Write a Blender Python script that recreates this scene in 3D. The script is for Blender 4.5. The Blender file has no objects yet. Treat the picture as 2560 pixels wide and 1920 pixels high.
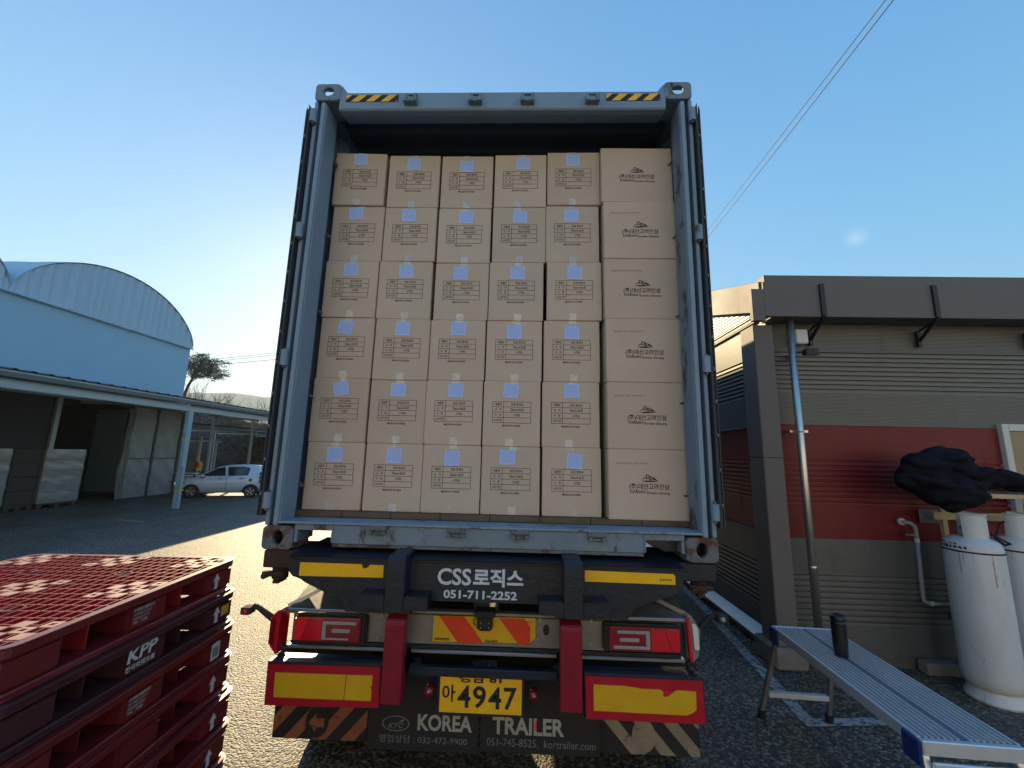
import bpy, bmesh, math, random
from mathutils import Vector, Matrix
random.seed(7)
R = math.radians
sc = bpy.context.scene
col = sc.collection

# ------------------------------------------------------------------ camera
RT = Vector((0.99932516, 0.02862959, 0.02301237))
UP = Vector((-0.01785076, -0.16901601, 0.98545164))
FW = Vector((-0.03210254, 0.98519741, 0.16839089))
CAM = Vector((0.1915, -2.2818, 1.8770))
cam = bpy.data.objects.new('camera', bpy.data.cameras.new('camera'))
col.objects.link(cam)
m = Matrix.Identity(4)
for i in range(3):
    m[i][0] = RT[i]; m[i][1] = UP[i]; m[i][2] = -FW[i]; m[i][3] = CAM[i]
cam.matrix_world = m
cam.data.sensor_width = 36; cam.data.lens = 36 * 1020 / 2560
cam.data.clip_start = 0.05; cam.data.clip_end = 9000
sc.camera = cam

# ------------------------------------------------------------------ sky, sun, exposure
SUN_AZ, SUN_EL = 26.0, 20.4          # degrees left of +Y, degrees up
w = bpy.data.worlds.new('World'); sc.world = w; w.use_nodes = True
nt = w.node_tree; nt.nodes.clear()
out = nt.nodes.new('ShaderNodeOutputWorld'); bg = nt.nodes.new('ShaderNodeBackground')
sky = nt.nodes.new('ShaderNodeTexSky'); sky.sky_type = 'NISHITA'; sky.sun_disc = False
sky.sun_elevation = R(SUN_EL); sky.sun_rotation = R(-SUN_AZ)
sky.air_density = 1.0; sky.dust_density = 0.6; sky.ozone_density = 2.2; sky.altitude = 50
bg.inputs['Strength'].default_value = 0.10
# the clear blue of the whole dome is lifted over the Nishita sky, paler towards the horizon all the way round
tcw = nt.nodes.new('ShaderNodeTexCoord'); spw = nt.nodes.new('ShaderNodeSeparateXYZ'); nt.links.new(tcw.outputs['Generated'], spw.inputs[0])
rmp = nt.nodes.new('ShaderNodeValToRGB'); rmp.color_ramp.interpolation = 'B_SPLINE'; e = rmp.color_ramp.elements
e[0].position = .0; e[0].color = (.62, .70, .66, 1); e[1].position = 1.; e[1].color = (.10, .27, .58, 1)
for p_, c_ in ((.12, (.50, .68, .74, 1)), (.35, (.30, .54, .79, 1)), (.65, (.165, .39, .72, 1))): x_ = e.new(p_); x_.color = c_
nt.links.new(spw.outputs[2], rmp.inputs[0])
hsw = nt.nodes.new('ShaderNodeMix'); hsw.data_type = 'RGBA'; hsw.blend_type = 'ADD'; hsw.inputs[0].default_value = 1
gn = nt.nodes.new('ShaderNodeMix'); gn.data_type = 'RGBA'; gn.blend_type = 'MULTIPLY'; gn.inputs[0].default_value = 1; gn.inputs[7].default_value = (3.1, 5.1, 5.65, 1); gn.clamp_result = False
nt.links.new(rmp.outputs[0], gn.inputs[6])
sk = nt.nodes.new('ShaderNodeMix'); sk.data_type = 'RGBA'; sk.blend_type = 'MULTIPLY'; sk.inputs[0].default_value = 1; sk.inputs[7].default_value = (.27, .25, .23, 1)
nt.links.new(sky.outputs[0], sk.inputs[6]); nt.links.new(sk.outputs[2], hsw.inputs[6]); nt.links.new(gn.outputs[2], hsw.inputs[7])
# one faint wisp of cloud, right of the container
dn = nt.nodes.new('ShaderNodeVectorMath'); dn.operation = 'DISTANCE'; dn.inputs[1].default_value = (.5925, .6990, .4005); nt.links.new(tcw.outputs['Generated'], dn.inputs[0])
mr_ = nt.nodes.new('ShaderNodeMapRange'); mr_.inputs[1].default_value = 0.0; mr_.inputs[2].default_value = .021; mr_.inputs[3].default_value = 1; mr_.inputs[4].default_value = 0; nt.links.new(dn.outputs['Value'], mr_.inputs[0])
cn_ = nt.nodes.new('ShaderNodeTexNoise'); cn_.inputs['Scale'].default_value = 55; cn_.inputs['Detail'].default_value = 5; nt.links.new(tcw.outputs['Generated'], cn_.inputs['Vector'])
cm2 = nt.nodes.new('ShaderNodeMath'); cm2.operation = 'MULTIPLY'; nt.links.new(mr_.outputs[0], cm2.inputs[0]); nt.links.new(cn_.outputs[0], cm2.inputs[1])
cl_ = nt.nodes.new('ShaderNodeMix'); cl_.data_type = 'RGBA'; cl_.inputs[7].default_value = (3.6, 4.9, 5.9, 1); nt.links.new(cm2.outputs[0], cl_.inputs[0]); nt.links.new(hsw.outputs[2], cl_.inputs[6])
nt.links.new(cl_.outputs[2], bg.inputs[0]); nt.links.new(bg.outputs[0], out.inputs[0])
sd = bpy.data.lights.new('sun', 'SUN'); sd.energy = 5.0; sd.angle = R(0.5); sd.color = (1, 0.76, 0.43)
sun = bpy.data.objects.new('sun', sd); col.objects.link(sun)
sv = Vector((-math.sin(R(SUN_AZ)) * math.cos(R(SUN_EL)), math.cos(R(SUN_AZ)) * math.cos(R(SUN_EL)), math.sin(R(SUN_EL))))
sun.rotation_euler = sv.to_track_quat('Z', 'Y').to_euler(); sun.location = (-8, 16, 12)
sc.view_settings.view_transform = 'Standard'; sc.view_settings.look = 'None'
sc.view_settings.gamma = 1; sc.view_settings.use_curve_mapping = False
sc.view_settings.exposure = 0.76
sc.render.engine = 'CYCLES'

# ------------------------------------------------------------------ materials
MATS = {}
def M(name, c, rough=.55, metal=0., var=.12, vs=4., bump=0., bs=60., spec=.5, c2=None, t=None, trans=0., alpha=1., coat=0., streak=1., emit=None, rnd=0., cr_=.08):
    """paint c, mottled by var; c2/t = stains (rust, dirt) where noise passes t"""
    if name in MATS: return MATS[name]
    mt = bpy.data.materials.new(name); mt.use_nodes = True; n = mt.node_tree; L = n.links
    b = n.nodes['Principled BSDF']
    tc = n.nodes.new('ShaderNodeTexCoord'); mp = n.nodes.new('ShaderNodeMapping')
    mp.inputs['Scale'].default_value = (1, 1, 1 / streak)
    L.new(tc.outputs['Object'], mp.inputs[0])
    if rnd:
        oi = n.nodes.new('ShaderNodeObjectInfo'); ad = n.nodes.new('ShaderNodeVectorMath'); ad.operation = 'ADD'
        ml = n.nodes.new('ShaderNodeMath'); ml.operation = 'MULTIPLY'; ml.inputs[1].default_value = 40
        L.new(oi.outputs['Random'], ml.inputs[0]); L.new(mp.outputs[0], ad.inputs[0]); L.new(ml.outputs[0], ad.inputs[1]); vec = ad.outputs[0]
    else: vec = mp.outputs[0]
    nz = n.nodes.new('ShaderNodeTexNoise'); nz.inputs['Scale'].default_value = vs; nz.inputs['Detail'].default_value = 8
    nz.inputs['Roughness'].default_value = .65
    L.new(vec, nz.inputs['Vector'])
    mx = n.nodes.new('ShaderNodeMix'); mx.data_type = 'RGBA'
    mx.inputs[6].default_value = (*[max(0, x * (1 - var * 1.6)) for x in c], 1)
    mx.inputs[7].default_value = (*[min(1, x * (1 + var * 1.6)) for x in c], 1)
    L.new(nz.outputs[0], mx.inputs[0]); o = mx.outputs[2]
    if rnd:
        hs = n.nodes.new('ShaderNodeHueSaturation'); mr = n.nodes.new('ShaderNodeMapRange')
        mr.inputs[3].default_value = 1 - rnd; mr.inputs[4].default_value = 1 + rnd
        L.new(oi.outputs['Random'], mr.inputs[0]); L.new(mr.outputs[0], hs.inputs['Value']); L.new(o, hs.inputs['Color']); o = hs.outputs[0]
    if c2 is not None:
        n2 = n.nodes.new('ShaderNodeTexNoise'); n2.inputs['Scale'].default_value = vs * 1.7; n2.inputs['Detail'].default_value = 12
        n2.inputs['Roughness'].default_value = .72
        m2 = n.nodes.new('ShaderNodeMapping'); m2.inputs['Location'].default_value = (3.3, 1.7, 9.1); m2.inputs['Scale'].default_value = (1, 1, 1 / streak)
        L.new(tc.outputs['Object'], m2.inputs[0]); L.new(m2.outputs[0], n2.inputs['Vector'])
        cr = n.nodes.new('ShaderNodeValToRGB'); cr.color_ramp.elements[0].position = t; cr.color_ramp.elements[1].position = min(1, t + .09)
        L.new(n2.outputs[0], cr.inputs[0])
        m3 = n.nodes.new('ShaderNodeMix'); m3.data_type = 'RGBA'; m3.inputs[7].default_value = (*c2, 1)
        L.new(cr.outputs[0], m3.inputs[0]); L.new(o, m3.inputs[6]); o = m3.outputs[2]
        rr = n.nodes.new('ShaderNodeMapRange'); rr.inputs[3].default_value = rough; rr.inputs[4].default_value = min(1, rough + .35)
        L.new(cr.outputs[0], rr.inputs[0]); L.new(rr.outputs[0], b.inputs['Roughness'])
    else:
        rr = n.nodes.new('ShaderNodeMapRange'); rr.inputs[3].default_value = max(.03, rough - .12); rr.inputs[4].default_value = min(1, rough + .12)
        L.new(nz.outputs[0], rr.inputs[0]); L.new(rr.outputs[0], b.inputs['Roughness'])
    L.new(o, b.inputs['Base Color'])
    b.inputs['Metallic'].default_value = metal; b.inputs['Specular IOR Level'].default_value = spec
    b.inputs['Transmission Weight'].default_value = trans; b.inputs['Alpha'].default_value = alpha
    b.inputs['Coat Weight'].default_value = coat; b.inputs['Coat Roughness'].default_value = cr_
    if emit: b.inputs['Emission Color'].default_value = (*emit[0], 1); b.inputs['Emission Strength'].default_value = emit[1]
    if bump:
        n3 = n.nodes.new('ShaderNodeTexNoise'); n3.inputs['Scale'].default_value = bs; n3.inputs['Detail'].default_value = 6
        L.new(tc.outputs['Object'], n3.inputs['Vector'])
        bp = n.nodes.new('ShaderNodeBump'); bp.inputs['Strength'].default_value = min(1, bump); bp.inputs['Distance'].default_value = .01
        L.new(n3.outputs[0], bp.inputs['Height']); L.new(bp.outputs[0], b.inputs['Normal'])
    MATS[name] = mt; return mt

steel_c = (.195, .285, .385)
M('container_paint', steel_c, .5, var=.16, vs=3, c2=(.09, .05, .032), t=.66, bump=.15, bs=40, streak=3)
M('container_rusty', (.165, .235, .305), .55, var=.22, vs=4, c2=(.075, .045, .032), t=.535, bump=.35, bs=55, streak=2.4)
M('container_sill', (.19, .28, .37), .5, var=.2, vs=3.2, c2=(.085, .05, .036), t=.545, bump=.3, bs=50, streak=1)
M('casting_rust', (.13, .15, .16), .7, var=.3, vs=7, c2=(.105, .05, .032), t=.50, bump=.5, bs=60)
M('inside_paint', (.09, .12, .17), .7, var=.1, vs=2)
M('gasket', (.028, .036, .048), .7, var=.2, vs=20)
M('rubber', (.012, .013, .015), .75, var=.2, vs=20, bump=.2, bs=60)
M('floor_wood', (.12, .085, .055), .8, var=.3, vs=12, bump=.3, streak=1)
M('navy_steel', (.012, .018, .030), .42, var=.3, vs=5, c2=(.05, .06, .075), t=.66, bump=.25, bs=45)
M('black_steel', (.012, .013, .016), .6, var=.3, vs=8, bump=.2, bs=50)
M('rust_steel', (.05, .028, .022), .85, var=.4, vs=12, bump=.5, bs=60)
M('bright_steel', (.42, .43, .44), .33, metal=.85, var=.15, vs=6, bump=.05, bs=30, c2=(.12, .11, .1), t=.66)
M('dull_steel', (.24, .235, .23), .5, metal=.5, var=.25, vs=8, c2=(.06, .055, .05), t=.62, bump=.1)
M('aluminium', (.78, .80, .84), .34, metal=.55, var=.06, vs=8)
M('deck_shade_grey', (.20, .21, .24), .45, metal=.4, var=.1, vs=8)  # deck toned down so the ribs read as glancing highlights
M('stainless', (.72, .67, .60), .40, metal=1., var=.04, vs=3)
M('red_paint', (.22, .006, .022), .4, var=.2, vs=8, c2=(.06, .012, .014), t=.72, bump=.1)
M('red_reflector', (.40, .005, .02), .35, var=.15, vs=10, coat=.4)
M('yellow_tape', (.98, .50, .01), .4, var=.10, vs=10, c2=(.42, .22, .02), t=.72, coat=.2)
M('yellow_panel', (.62, .36, .006), .45, var=.14, vs=9, c2=(.28, .19, .02), t=.68, coat=.2)
M('plate_yellow', (.85, .47, .012), .45, var=.12, vs=12, c2=(.35, .22, .04), t=.66)
M('chevron_red', (.62, .045, .01), .4, var=.14, vs=10, c2=(.3, .03, .01), t=.7)
M('ink', (.012, .012, .014), .6, var=.1)
M('print_ink', (.022, .018, .022), .8, var=.2, vs=60)
M('faint_ink', (.22, .17, .13), .8, var=.2, vs=60)
M('white_letter', (.55, .62, .72), .45, var=.08, vs=12)
M('white_dirty', (.42, .43, .40), .6, var=.25, vs=14, c2=(.13, .12, .11), t=.6)
M('grey_letter', (.16, .17, .18), .7, var=.4, vs=18, c2=(.03, .03, .034), t=.58)
M('pale_letter', (.33, .34, .32), .7, var=.3, vs=18, c2=(.06, .06, .06), t=.62)
M('flap_rubber', (.014, .014, .016), .7, var=.35, vs=6, bump=.15, bs=30)
M('flap_orange', (.27, .09, .04), .75, var=.3, vs=9, c2=(.05, .03, .025), t=.56)
M('flap_cream', (.24, .20, .15), .75, var=.3, vs=9, c2=(.05, .045, .04), t=.56)
M('lamp_red', (.60, .004, .016), .12, var=.08, vs=6, coat=1., spec=.8)
M('lamp_dark_red', (.22, .002, .008), .15, var=.1, vs=6, coat=1., spec=.8)
M('lamp_bright', (.85, .02, .03), .1, var=.1, vs=30, coat=1.)
M('lamp_clear', (.30, .28, .29), .18, var=.25, vs=60, coat=1., bump=.4, bs=200)
M('cardboard', (.53, .44, .355), .82, var=.07, vs=3, bump=.22, bs=11, rnd=.045, c2=(.49, .40, .31), t=.70)
M('tape', (.54, .52, .50), .28, var=.14, vs=30, coat=.5, rnd=.1)
M('pallet_sunlit', (.36, .014, .022), .45, var=.15, vs=6, spec=.8, coat=.3, cr_=.42)  # red lifted for the top lattice: sunlight put into the colour
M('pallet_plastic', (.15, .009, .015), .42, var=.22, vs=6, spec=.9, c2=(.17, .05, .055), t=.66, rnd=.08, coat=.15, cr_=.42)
M('pallet_dust_glint', (.46, .23, .18), .6, var=.25, vs=14, spec=.6, coat=.15, cr_=.42)  # dust plus the sun's peach highlight, both put into the colour
M('cream_wall', (.72, .66, .55), .8, var=.08, vs=.6)
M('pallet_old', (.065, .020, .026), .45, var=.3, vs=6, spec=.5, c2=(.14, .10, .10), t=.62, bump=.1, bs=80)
M('label_white', (.6, .62, .62), .6, var=.08)
M('grey_cladding', (.150, .156, .156), .45, metal=.2, var=.07, vs=1.5, c2=(.125, .12, .112), t=.58, streak=7)
M('red_cladding', (.18, .015, .020), .45, metal=.1, var=.08, vs=1.5, c2=(.15, .02, .022), t=.60, streak=7)
M('grey_trim', (.142, .122, .118), .62, metal=.0, var=.05, vs=1.2)
M('black_bracket', (.012, .012, .016), .5, var=.1)
M('pvc_white', (.62, .62, .60), .4, var=.06)
M('pvc_grey', (.30, .32, .36), .45, var=.15, vs=9)
M('glass_dark', (.03, .04, .04), .06, var=.05, spec=.9)
M('tank_white', (.60, .62, .64), .42, var=.16, vs=5, c2=(.40, .36, .31), t=.60, coat=.15, bump=.08, bs=20, streak=4)
M('tank_rust', (.36, .25, .17), .8, var=.4, vs=14, c2=(.52, .50, .47), t=.5, streak=4)
M('down_fabric', (.011, .011, .018), .85, spec=.12, var=.3, vs=8, bump=.25, bs=30)
M('beige_board', (.50, .42, .28), .65, var=.2, vs=6, c2=(.35, .12, .03), t=.60)
M('blue_plastic', (.02, .03, .16), .35, var=.1)
M('tumbler_black', (.010, .010, .013), .3, var=.1)
M('concrete', (.19, .175, .16), .9, var=.3, vs=9, bump=.5, bs=40)
M('white_line', (.33, .34, .34), .8, var=.4, vs=16, c2=(.06, .06, .062), t=.50)
M('barn_fabric', (.44, .56, .66), .75, var=.05, vs=1.2)
M('barn_wall', (.33, .50, .64), .75, var=.05, vs=.8)
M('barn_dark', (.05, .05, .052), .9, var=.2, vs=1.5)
M('plastic_film', (.27, .28, .26), .30, var=.2, vs=5, spec=.6, bump=.35, bs=7)
M('wrap_film', (.25, .245, .225), .22, var=.2, vs=6, spec=.8, bump=.6, bs=9, coat=.6)
M('brown_stack', (.055, .04, .032), .7, var=.3, vs=8)
M('canopy_sheet', (.13, .13, .13), .55, metal=.3, var=.2, vs=3)
M('canopy_steel', (.36, .39, .40), .45, metal=.35, var=.1, vs=3)
M('post_blue', (.32, .42, .48), .45, var=.08, vs=5)
M('post_dark', (.05, .07, .09), .5, var=.1)
M('car_white', (.70, .74, .78), .25, var=.03, coat=.9)
M('tyre', (.014, .014, .015), .8, var=.2, vs=20, bump=.3, bs=60)
M('tail_red', (.5, .05, .05), .2, var=.1, coat=1)
M('bark', (.06, .045, .035), .9, var=.3, vs=10, bump=.6, bs=30)
M('pine_needles', (.045, .06, .04), .7, var=.4, vs=2)
M('dry_twigs', (.20, .13, .085), .9, var=.4, vs=1.2, c2=(.20, .08, .045), t=.56)
M('dry_grass', (.22, .17, .10), .9, var=.3, vs=2)
M('earth', (.10, .075, .055), .95, var=.35, vs=.6, bump=.6, bs=3)
M('forest_hill', (.045, .055, .045), .95, var=.3, vs=.01)
M('field', (.13, .115, .08), .95, var=.3, vs=.05)
M('wire_black', (.02, .022, .03), .6, var=.05)
M('yellow_cloth', (.75, .50, .03), .7, var=.15, vs=9)
M('red_cloth', (.45, .04, .03), .7, var=.15, vs=9)
M('white_board', (.6, .6, .58), .6, var=.1)

def asphalt():
    mt = bpy.data.materials.new('asphalt'); mt.use_nodes = True; n = mt.node_tree; L = n.links; b = n.nodes['Principled BSDF']
    tc = n.nodes.new('ShaderNodeTexCoord')
    v = n.nodes.new('ShaderNodeTexVoronoi'); v.inputs['Scale'].default_value = 62; L.new(tc.outputs['Object'], v.inputs['Vector'])
    nz = n.nodes.new('ShaderNodeTexNoise'); nz.inputs['Scale'].default_value = 1.1; nz.inputs['Detail'].default_value = 9; L.new(tc.outputs['Object'], nz.inputs['Vector'])
    nf = n.nodes.new('ShaderNodeTexNoise'); nf.inputs['Scale'].default_value = 45; nf.inputs['Detail'].default_value = 4; L.new(tc.outputs['Object'], nf.inputs['Vector'])
    sep = n.nodes.new('ShaderNodeSeparateColor'); L.new(v.outputs['Color'], sep.inputs[0])
    cr = n.nodes.new('ShaderNodeValToRGB'); e = cr.color_ramp.elements
    e[0].position = 0; e[0].color = (.022, .022, .022, 1); e[1].position = 1; e[1].color = (.29, .25, .18, 1)
    x = e.new(.55); x.color = (.060, .057, .050, 1); L.new(sep.outputs[0], cr.inputs[0])
    mx = n.nodes.new('ShaderNodeMix'); mx.data_type = 'RGBA'; mx.blend_type = 'MULTIPLY'; mx.inputs[0].default_value = 1
    c2 = n.nodes.new('ShaderNodeValToRGB'); c2.color_ramp.elements[0].color = (.62, .62, .64, 1); c2.color_ramp.elements[1].color = (1.25, 1.25, 1.2, 1)
    c2.color_ramp.elements[0].position = .3; c2.color_ramp.elements[1].position = .7
    L.new(nz.outputs[0], c2.inputs[0]); L.new(cr.outputs[0], mx.inputs[6]); L.new(c2.outputs[0], mx.inputs[7]); n5 = n.nodes.new('ShaderNodeTexNoise'); n5.inputs['Scale'].default_value = .55; n5.inputs['Detail'].default_value = 10; n5.inputs['Roughness'].default_value = .7; n5.inputs['Distortion'].default_value = 1.2; L.new(tc.outputs['Object'], n5.inputs['Vector'])
    c5 = n.nodes.new('ShaderNodeValToRGB'); c5.color_ramp.elements[0].position = .56; c5.color_ramp.elements[0].color = (1, 1, 1, 1); c5.color_ramp.elements[1].position = .66; c5.color_ramp.elements[1].color = (.55, .54, .54, 1); L.new(n5.outputs[0], c5.inputs[0])
    m5 = n.nodes.new('ShaderNodeMix'); m5.data_type = 'RGBA'; m5.blend_type = 'MULTIPLY'; m5.inputs[0].default_value = 1; L.new(mx.outputs[2], m5.inputs[6]); L.new(c5.outputs[0], m5.inputs[7]); L.new(m5.outputs[2], b.inputs['Base Color'])
    b.inputs['Roughness'].default_value = .6; b.inputs['Specular IOR Level'].default_value = .6
    a = n.nodes.new('ShaderNodeMath'); a.operation = 'MULTIPLY_ADD'; a.inputs[1].default_value = -1.0
    L.new(v.outputs['Distance'], a.inputs[0]); L.new(nf.outputs[0], a.inputs[2])
    bp = n.nodes.new('ShaderNodeBump'); bp.inputs['Strength'].default_value = 1; bp.inputs['Distance'].default_value = .007
    L.new(a.outputs[0], bp.inputs['Height']); L.new(bp.outputs[0], b.inputs['Normal'])
    MATS['asphalt'] = mt
asphalt()

def label_mat(name, paper, inkc, rows=13):
    mt = bpy.data.materials.new(name); mt.use_nodes = True; n = mt.node_tree; L = n.links; b = n.nodes['Principled BSDF']
    tc = n.nodes.new('ShaderNodeTexCoord'); sp = n.nodes.new('ShaderNodeSeparateXYZ'); L.new(tc.outputs['Generated'], sp.inputs[0])
    def mth(op, a, bb, cc=None):
        x = n.nodes.new('ShaderNodeMath'); x.operation = op
        for i, q in enumerate((a, bb, cc)):
            if q is None: continue
            if isinstance(q, (int, float)): x.inputs[i].default_value = q
            else: L.new(q, x.inputs[i])
        return x.outputs[0]
    fr = mth('FRACT', mth('MULTIPLY', sp.outputs[2], rows), 0)
    ln = mth('GREATER_THAN', fr, .55)
    nz = n.nodes.new('ShaderNodeTexNoise'); nz.inputs['Scale'].default_value = 9; mp = n.nodes.new('ShaderNodeMapping'); mp.inputs['Scale'].default_value = (1.5, 1, 6)
    L.new(tc.outputs['Generated'], mp.inputs[0]); L.new(mp.outputs[0], nz.inputs['Vector'])
    ln = mth('MULTIPLY', ln, mth('GREATER_THAN', nz.outputs[0], .47))
    for axis in (0, 2):
        ln = mth('MULTIPLY', ln, mth('GREATER_THAN', sp.outputs[axis], .08)); ln = mth('MULTIPLY', ln, mth('LESS_THAN', sp.outputs[axis], .92))
    mx = n.nodes.new('ShaderNodeMix'); mx.data_type = 'RGBA'; mx.inputs[6].default_value = (*paper, 1); mx.inputs[7].default_value = (*inkc, 1)
    L.new(ln, mx.inputs[0]); L.new(mx.outputs[2], b.inputs['Base Color']); b.inputs['Roughness'].default_value = .6
    MATS[name] = mt
label_mat('shipping_paper', (.42, .57, .99), (.26, .38, .82))

# ------------------------------------------------------------------ mesh helpers
class MB:
    def __init__(s): s.v = []; s.f = []
    def add(s, vs, fs):
        k = len(s.v); s.v += [tuple(p) for p in vs]; s.f += [tuple(i + k for i in f) for f in fs]; return s
    def box(s, x0, x1, y0, y1, z0, z1):
        return s.add([(x0, y0, z0), (x1, y0, z0), (x1, y1, z0), (x0, y1, z0), (x0, y0, z1), (x1, y0, z1), (x1, y1, z1), (x0, y1, z1)],
                     [(0, 3, 2, 1), (4, 5, 6, 7), (0, 1, 5, 4), (1, 2, 6, 5), (2, 3, 7, 6), (3, 0, 4, 7)])
    def prism(s, poly, ax, a, b):
        """poly = 2D points in the two other axes (order x,y,z without ax)"""
        def P(p, t):
            return {'x': (t, p[0], p[1]), 'y': (p[0], t, p[1]), 'z': (p[0], p[1], t)}[ax]
        n = len(poly); A = sum(poly[i][0] * poly[(i + 1) % n][1] - poly[(i + 1) % n][0] * poly[i][1] for i in range(n))
        if A < 0: poly = poly[::-1]
        if ax == 'y': poly = poly[::-1]
        if a > b: a, b = b, a
        s.add([P(p, a) for p in poly] + [P(p, b) for p in poly],
              [tuple(range(n))[::-1], tuple(range(n, 2 * n))] + [(i, (i + 1) % n, n + (i + 1) % n, n + i) for i in range(n)])
        return s
    def quad(s, *p): return s.add(p, [tuple(range(len(p)))])
    def tube(s, pts, r, n=8, cap=True):
        pts = [Vector(p) for p in pts]; rr = r if isinstance(r, (list, tuple)) else [r] * len(pts)
        t0 = (pts[1] - pts[0]).normalized(); u = t0.orthogonal().normalized(); rings = []
        for i, p in enumerate(pts):
            t = (pts[min(i + 1, len(pts) - 1)] - pts[max(i - 1, 0)]).normalized()
            u = (u - t * u.dot(t)).normalized(); vv = t.cross(u)
            rings.append([p + (u * math.cos(2 * math.pi * k / n) + vv * math.sin(2 * math.pi * k / n)) * rr[i] for k in range(n)])
        vs = [q for g in rings for q in g]; fs = []
        for i in range(len(pts) - 1):
            for k in range(n): fs.append((i * n + k, i * n + (k + 1) % n, (i + 1) * n + (k + 1) % n, (i + 1) * n + k))
        if cap: fs += [tuple(range(n))[::-1], tuple(range((len(pts) - 1) * n, len(pts) * n))]
        return s.add(vs, fs)
    def cyl(s, p0, p1, r, n=16): return s.tube([p0, p1], r, n)
    def lathe(s, prof, c=(0, 0, 0), n=24, ax='z', a0=0, a1=2 * math.pi):
        full = abs(a1 - a0 - 2 * math.pi) < 1e-6; nn = n if full else n + 1; vs = []
        for (r, h) in prof:
            for k in range(nn):
                a = a0 + (a1 - a0) * k / n; x, y = r * math.cos(a), r * math.sin(a)
                q = {'z': (x, y, h), 'x': (h, x, y), 'y': (y, h, x)}[ax]; vs.append((c[0] + q[0], c[1] + q[1], c[2] + q[2]))
        fs = []
        for i in range(len(prof) - 1):
            for k in range(n):
                k2 = (k + 1) % nn; fs.append((i * nn + k, i * nn + k2, (i + 1) * nn + k2, (i + 1) * nn + k))
        return s.add(vs, fs)
    def ringplate(s, outer, inner, y0, y1):
        """plate in the XZ plane between y0 (front) and y1 with a hole; outer, inner: same number of points, same order"""
        n = len(outer); vs = []
        for y in (y0, y1):
            vs += [(p[0], y, p[1]) for p in outer] + [(p[0], y, p[1]) for p in inner]
        fs = []
        for i in range(n):
            j = (i + 1) % n
            fs += [(i, j, n + j, n + i), (2 * n + i, 3 * n + i, 3 * n + j, 2 * n + j), (n + i, n + j, 3 * n + j, 3 * n + i), (i, 2 * n + i, 2 * n + j, j)]
        return s.add(vs, fs)
    def mesh(s, name, bevel=0., smooth=False, seg=1, rec=True):
        me = bpy.data.meshes.new(name); me.from_pydata(s.v, [], s.f)
        bm = bmesh.new(); bm.from_mesh(me)
        if rec: bmesh.ops.recalc_face_normals(bm, faces=bm.faces)
        if bevel:
            bmesh.ops.bevel(bm, geom=[e for e in bm.edges if len(e.link_faces) == 2 and e.calc_face_angle(0) > .5], offset=bevel, segments=seg, affect='EDGES', clamp_overlap=True)
        bm.to_mesh(me); bm.free()
        if smooth: me.polygons.foreach_set('use_smooth', [True] * len(me.polygons))
        me.update(); return me

def root_loc(o):
    while o.parent: o = o.parent
    return o
def place(name, me, mat, parent=None, world=True, label=None):
    if mat: me.materials.clear(); me.materials.append(MATS[mat] if isinstance(mat, str) else mat)
    o = bpy.data.objects.new(name, me); col.objects.link(o)
    if parent:
        if world: me.transform(root_loc(parent).matrix_basis.inverted())
        o.parent = parent
    if label: o['label'] = label
    return o
def part(name, mb, mat, parent, bevel=0., smooth=False, world=True, seg=1, label=None):
    return place(name, mb.mesh(name, bevel, smooth, seg), mat, parent, world, label)
def part_split(name, mb, mat, parent, bevel=0., smooth=False, world=True, seg=1):
    par = list(range(len(mb.v)))
    def f(a):
        while par[a] != a: par[a] = par[par[a]]; a = par[a]
        return a
    for fc in mb.f:
        for q in fc[1:]: par[f(q)] = f(fc[0])
    g = {}
    for fc in mb.f: g.setdefault(f(fc[0]), []).append(fc)
    res = []
    for fl_ in g.values():
        ids = sorted({i for fc in fl_ for i in fc}); mp_ = {i: k for k, i in enumerate(ids)}
        m_ = MB().add([mb.v[i] for i in ids], [tuple(mp_[i] for i in fc) for fc in fl_]); res.append(part(name, m_, mat, parent, bevel, smooth, world, seg))
    return res
def thing(name, label, cat, loc=(0, 0, 0), rz=0, group=None):
    o = bpy.data.objects.new(name, None); col.objects.link(o); o.location = loc; o.rotation_euler = (0, 0, rz)
    o.matrix_basis = Matrix.Translation(loc) @ Matrix.Rotation(rz, 4, 'Z'); o.empty_display_size = .1
    o['label'] = label; o['category'] = cat
    if group: o['group'] = group
    return o
def tag(o, label=None, cat=None, group=None, kind=None):
    for k, v in (('label', label), ('category', cat), ('group', group), ('kind', kind)):
        if v: o[k] = v
    return o
def solo(name, mb, mat, label, cat, loc=(0, 0, 0), group=None, bevel=0., smooth=False, seg=1):
    me = mb.mesh(name, bevel, smooth, seg); me.transform(Matrix.Translation(Vector(loc)).inverted())
    o = place(name, me, mat); o.location = loc; return tag(o, label, cat, group)
def struct(name, mb, mat, smooth=False):
    o = place(name, mb.mesh(name, 0, smooth), mat); o['kind'] = 'structure'; return o
def copy_tree(o, parent=None):
    c = o.copy(); col.objects.link(c); c.parent = parent
    for ch in [x for x in o.children]: copy_tree(ch, c)
    return c

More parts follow.
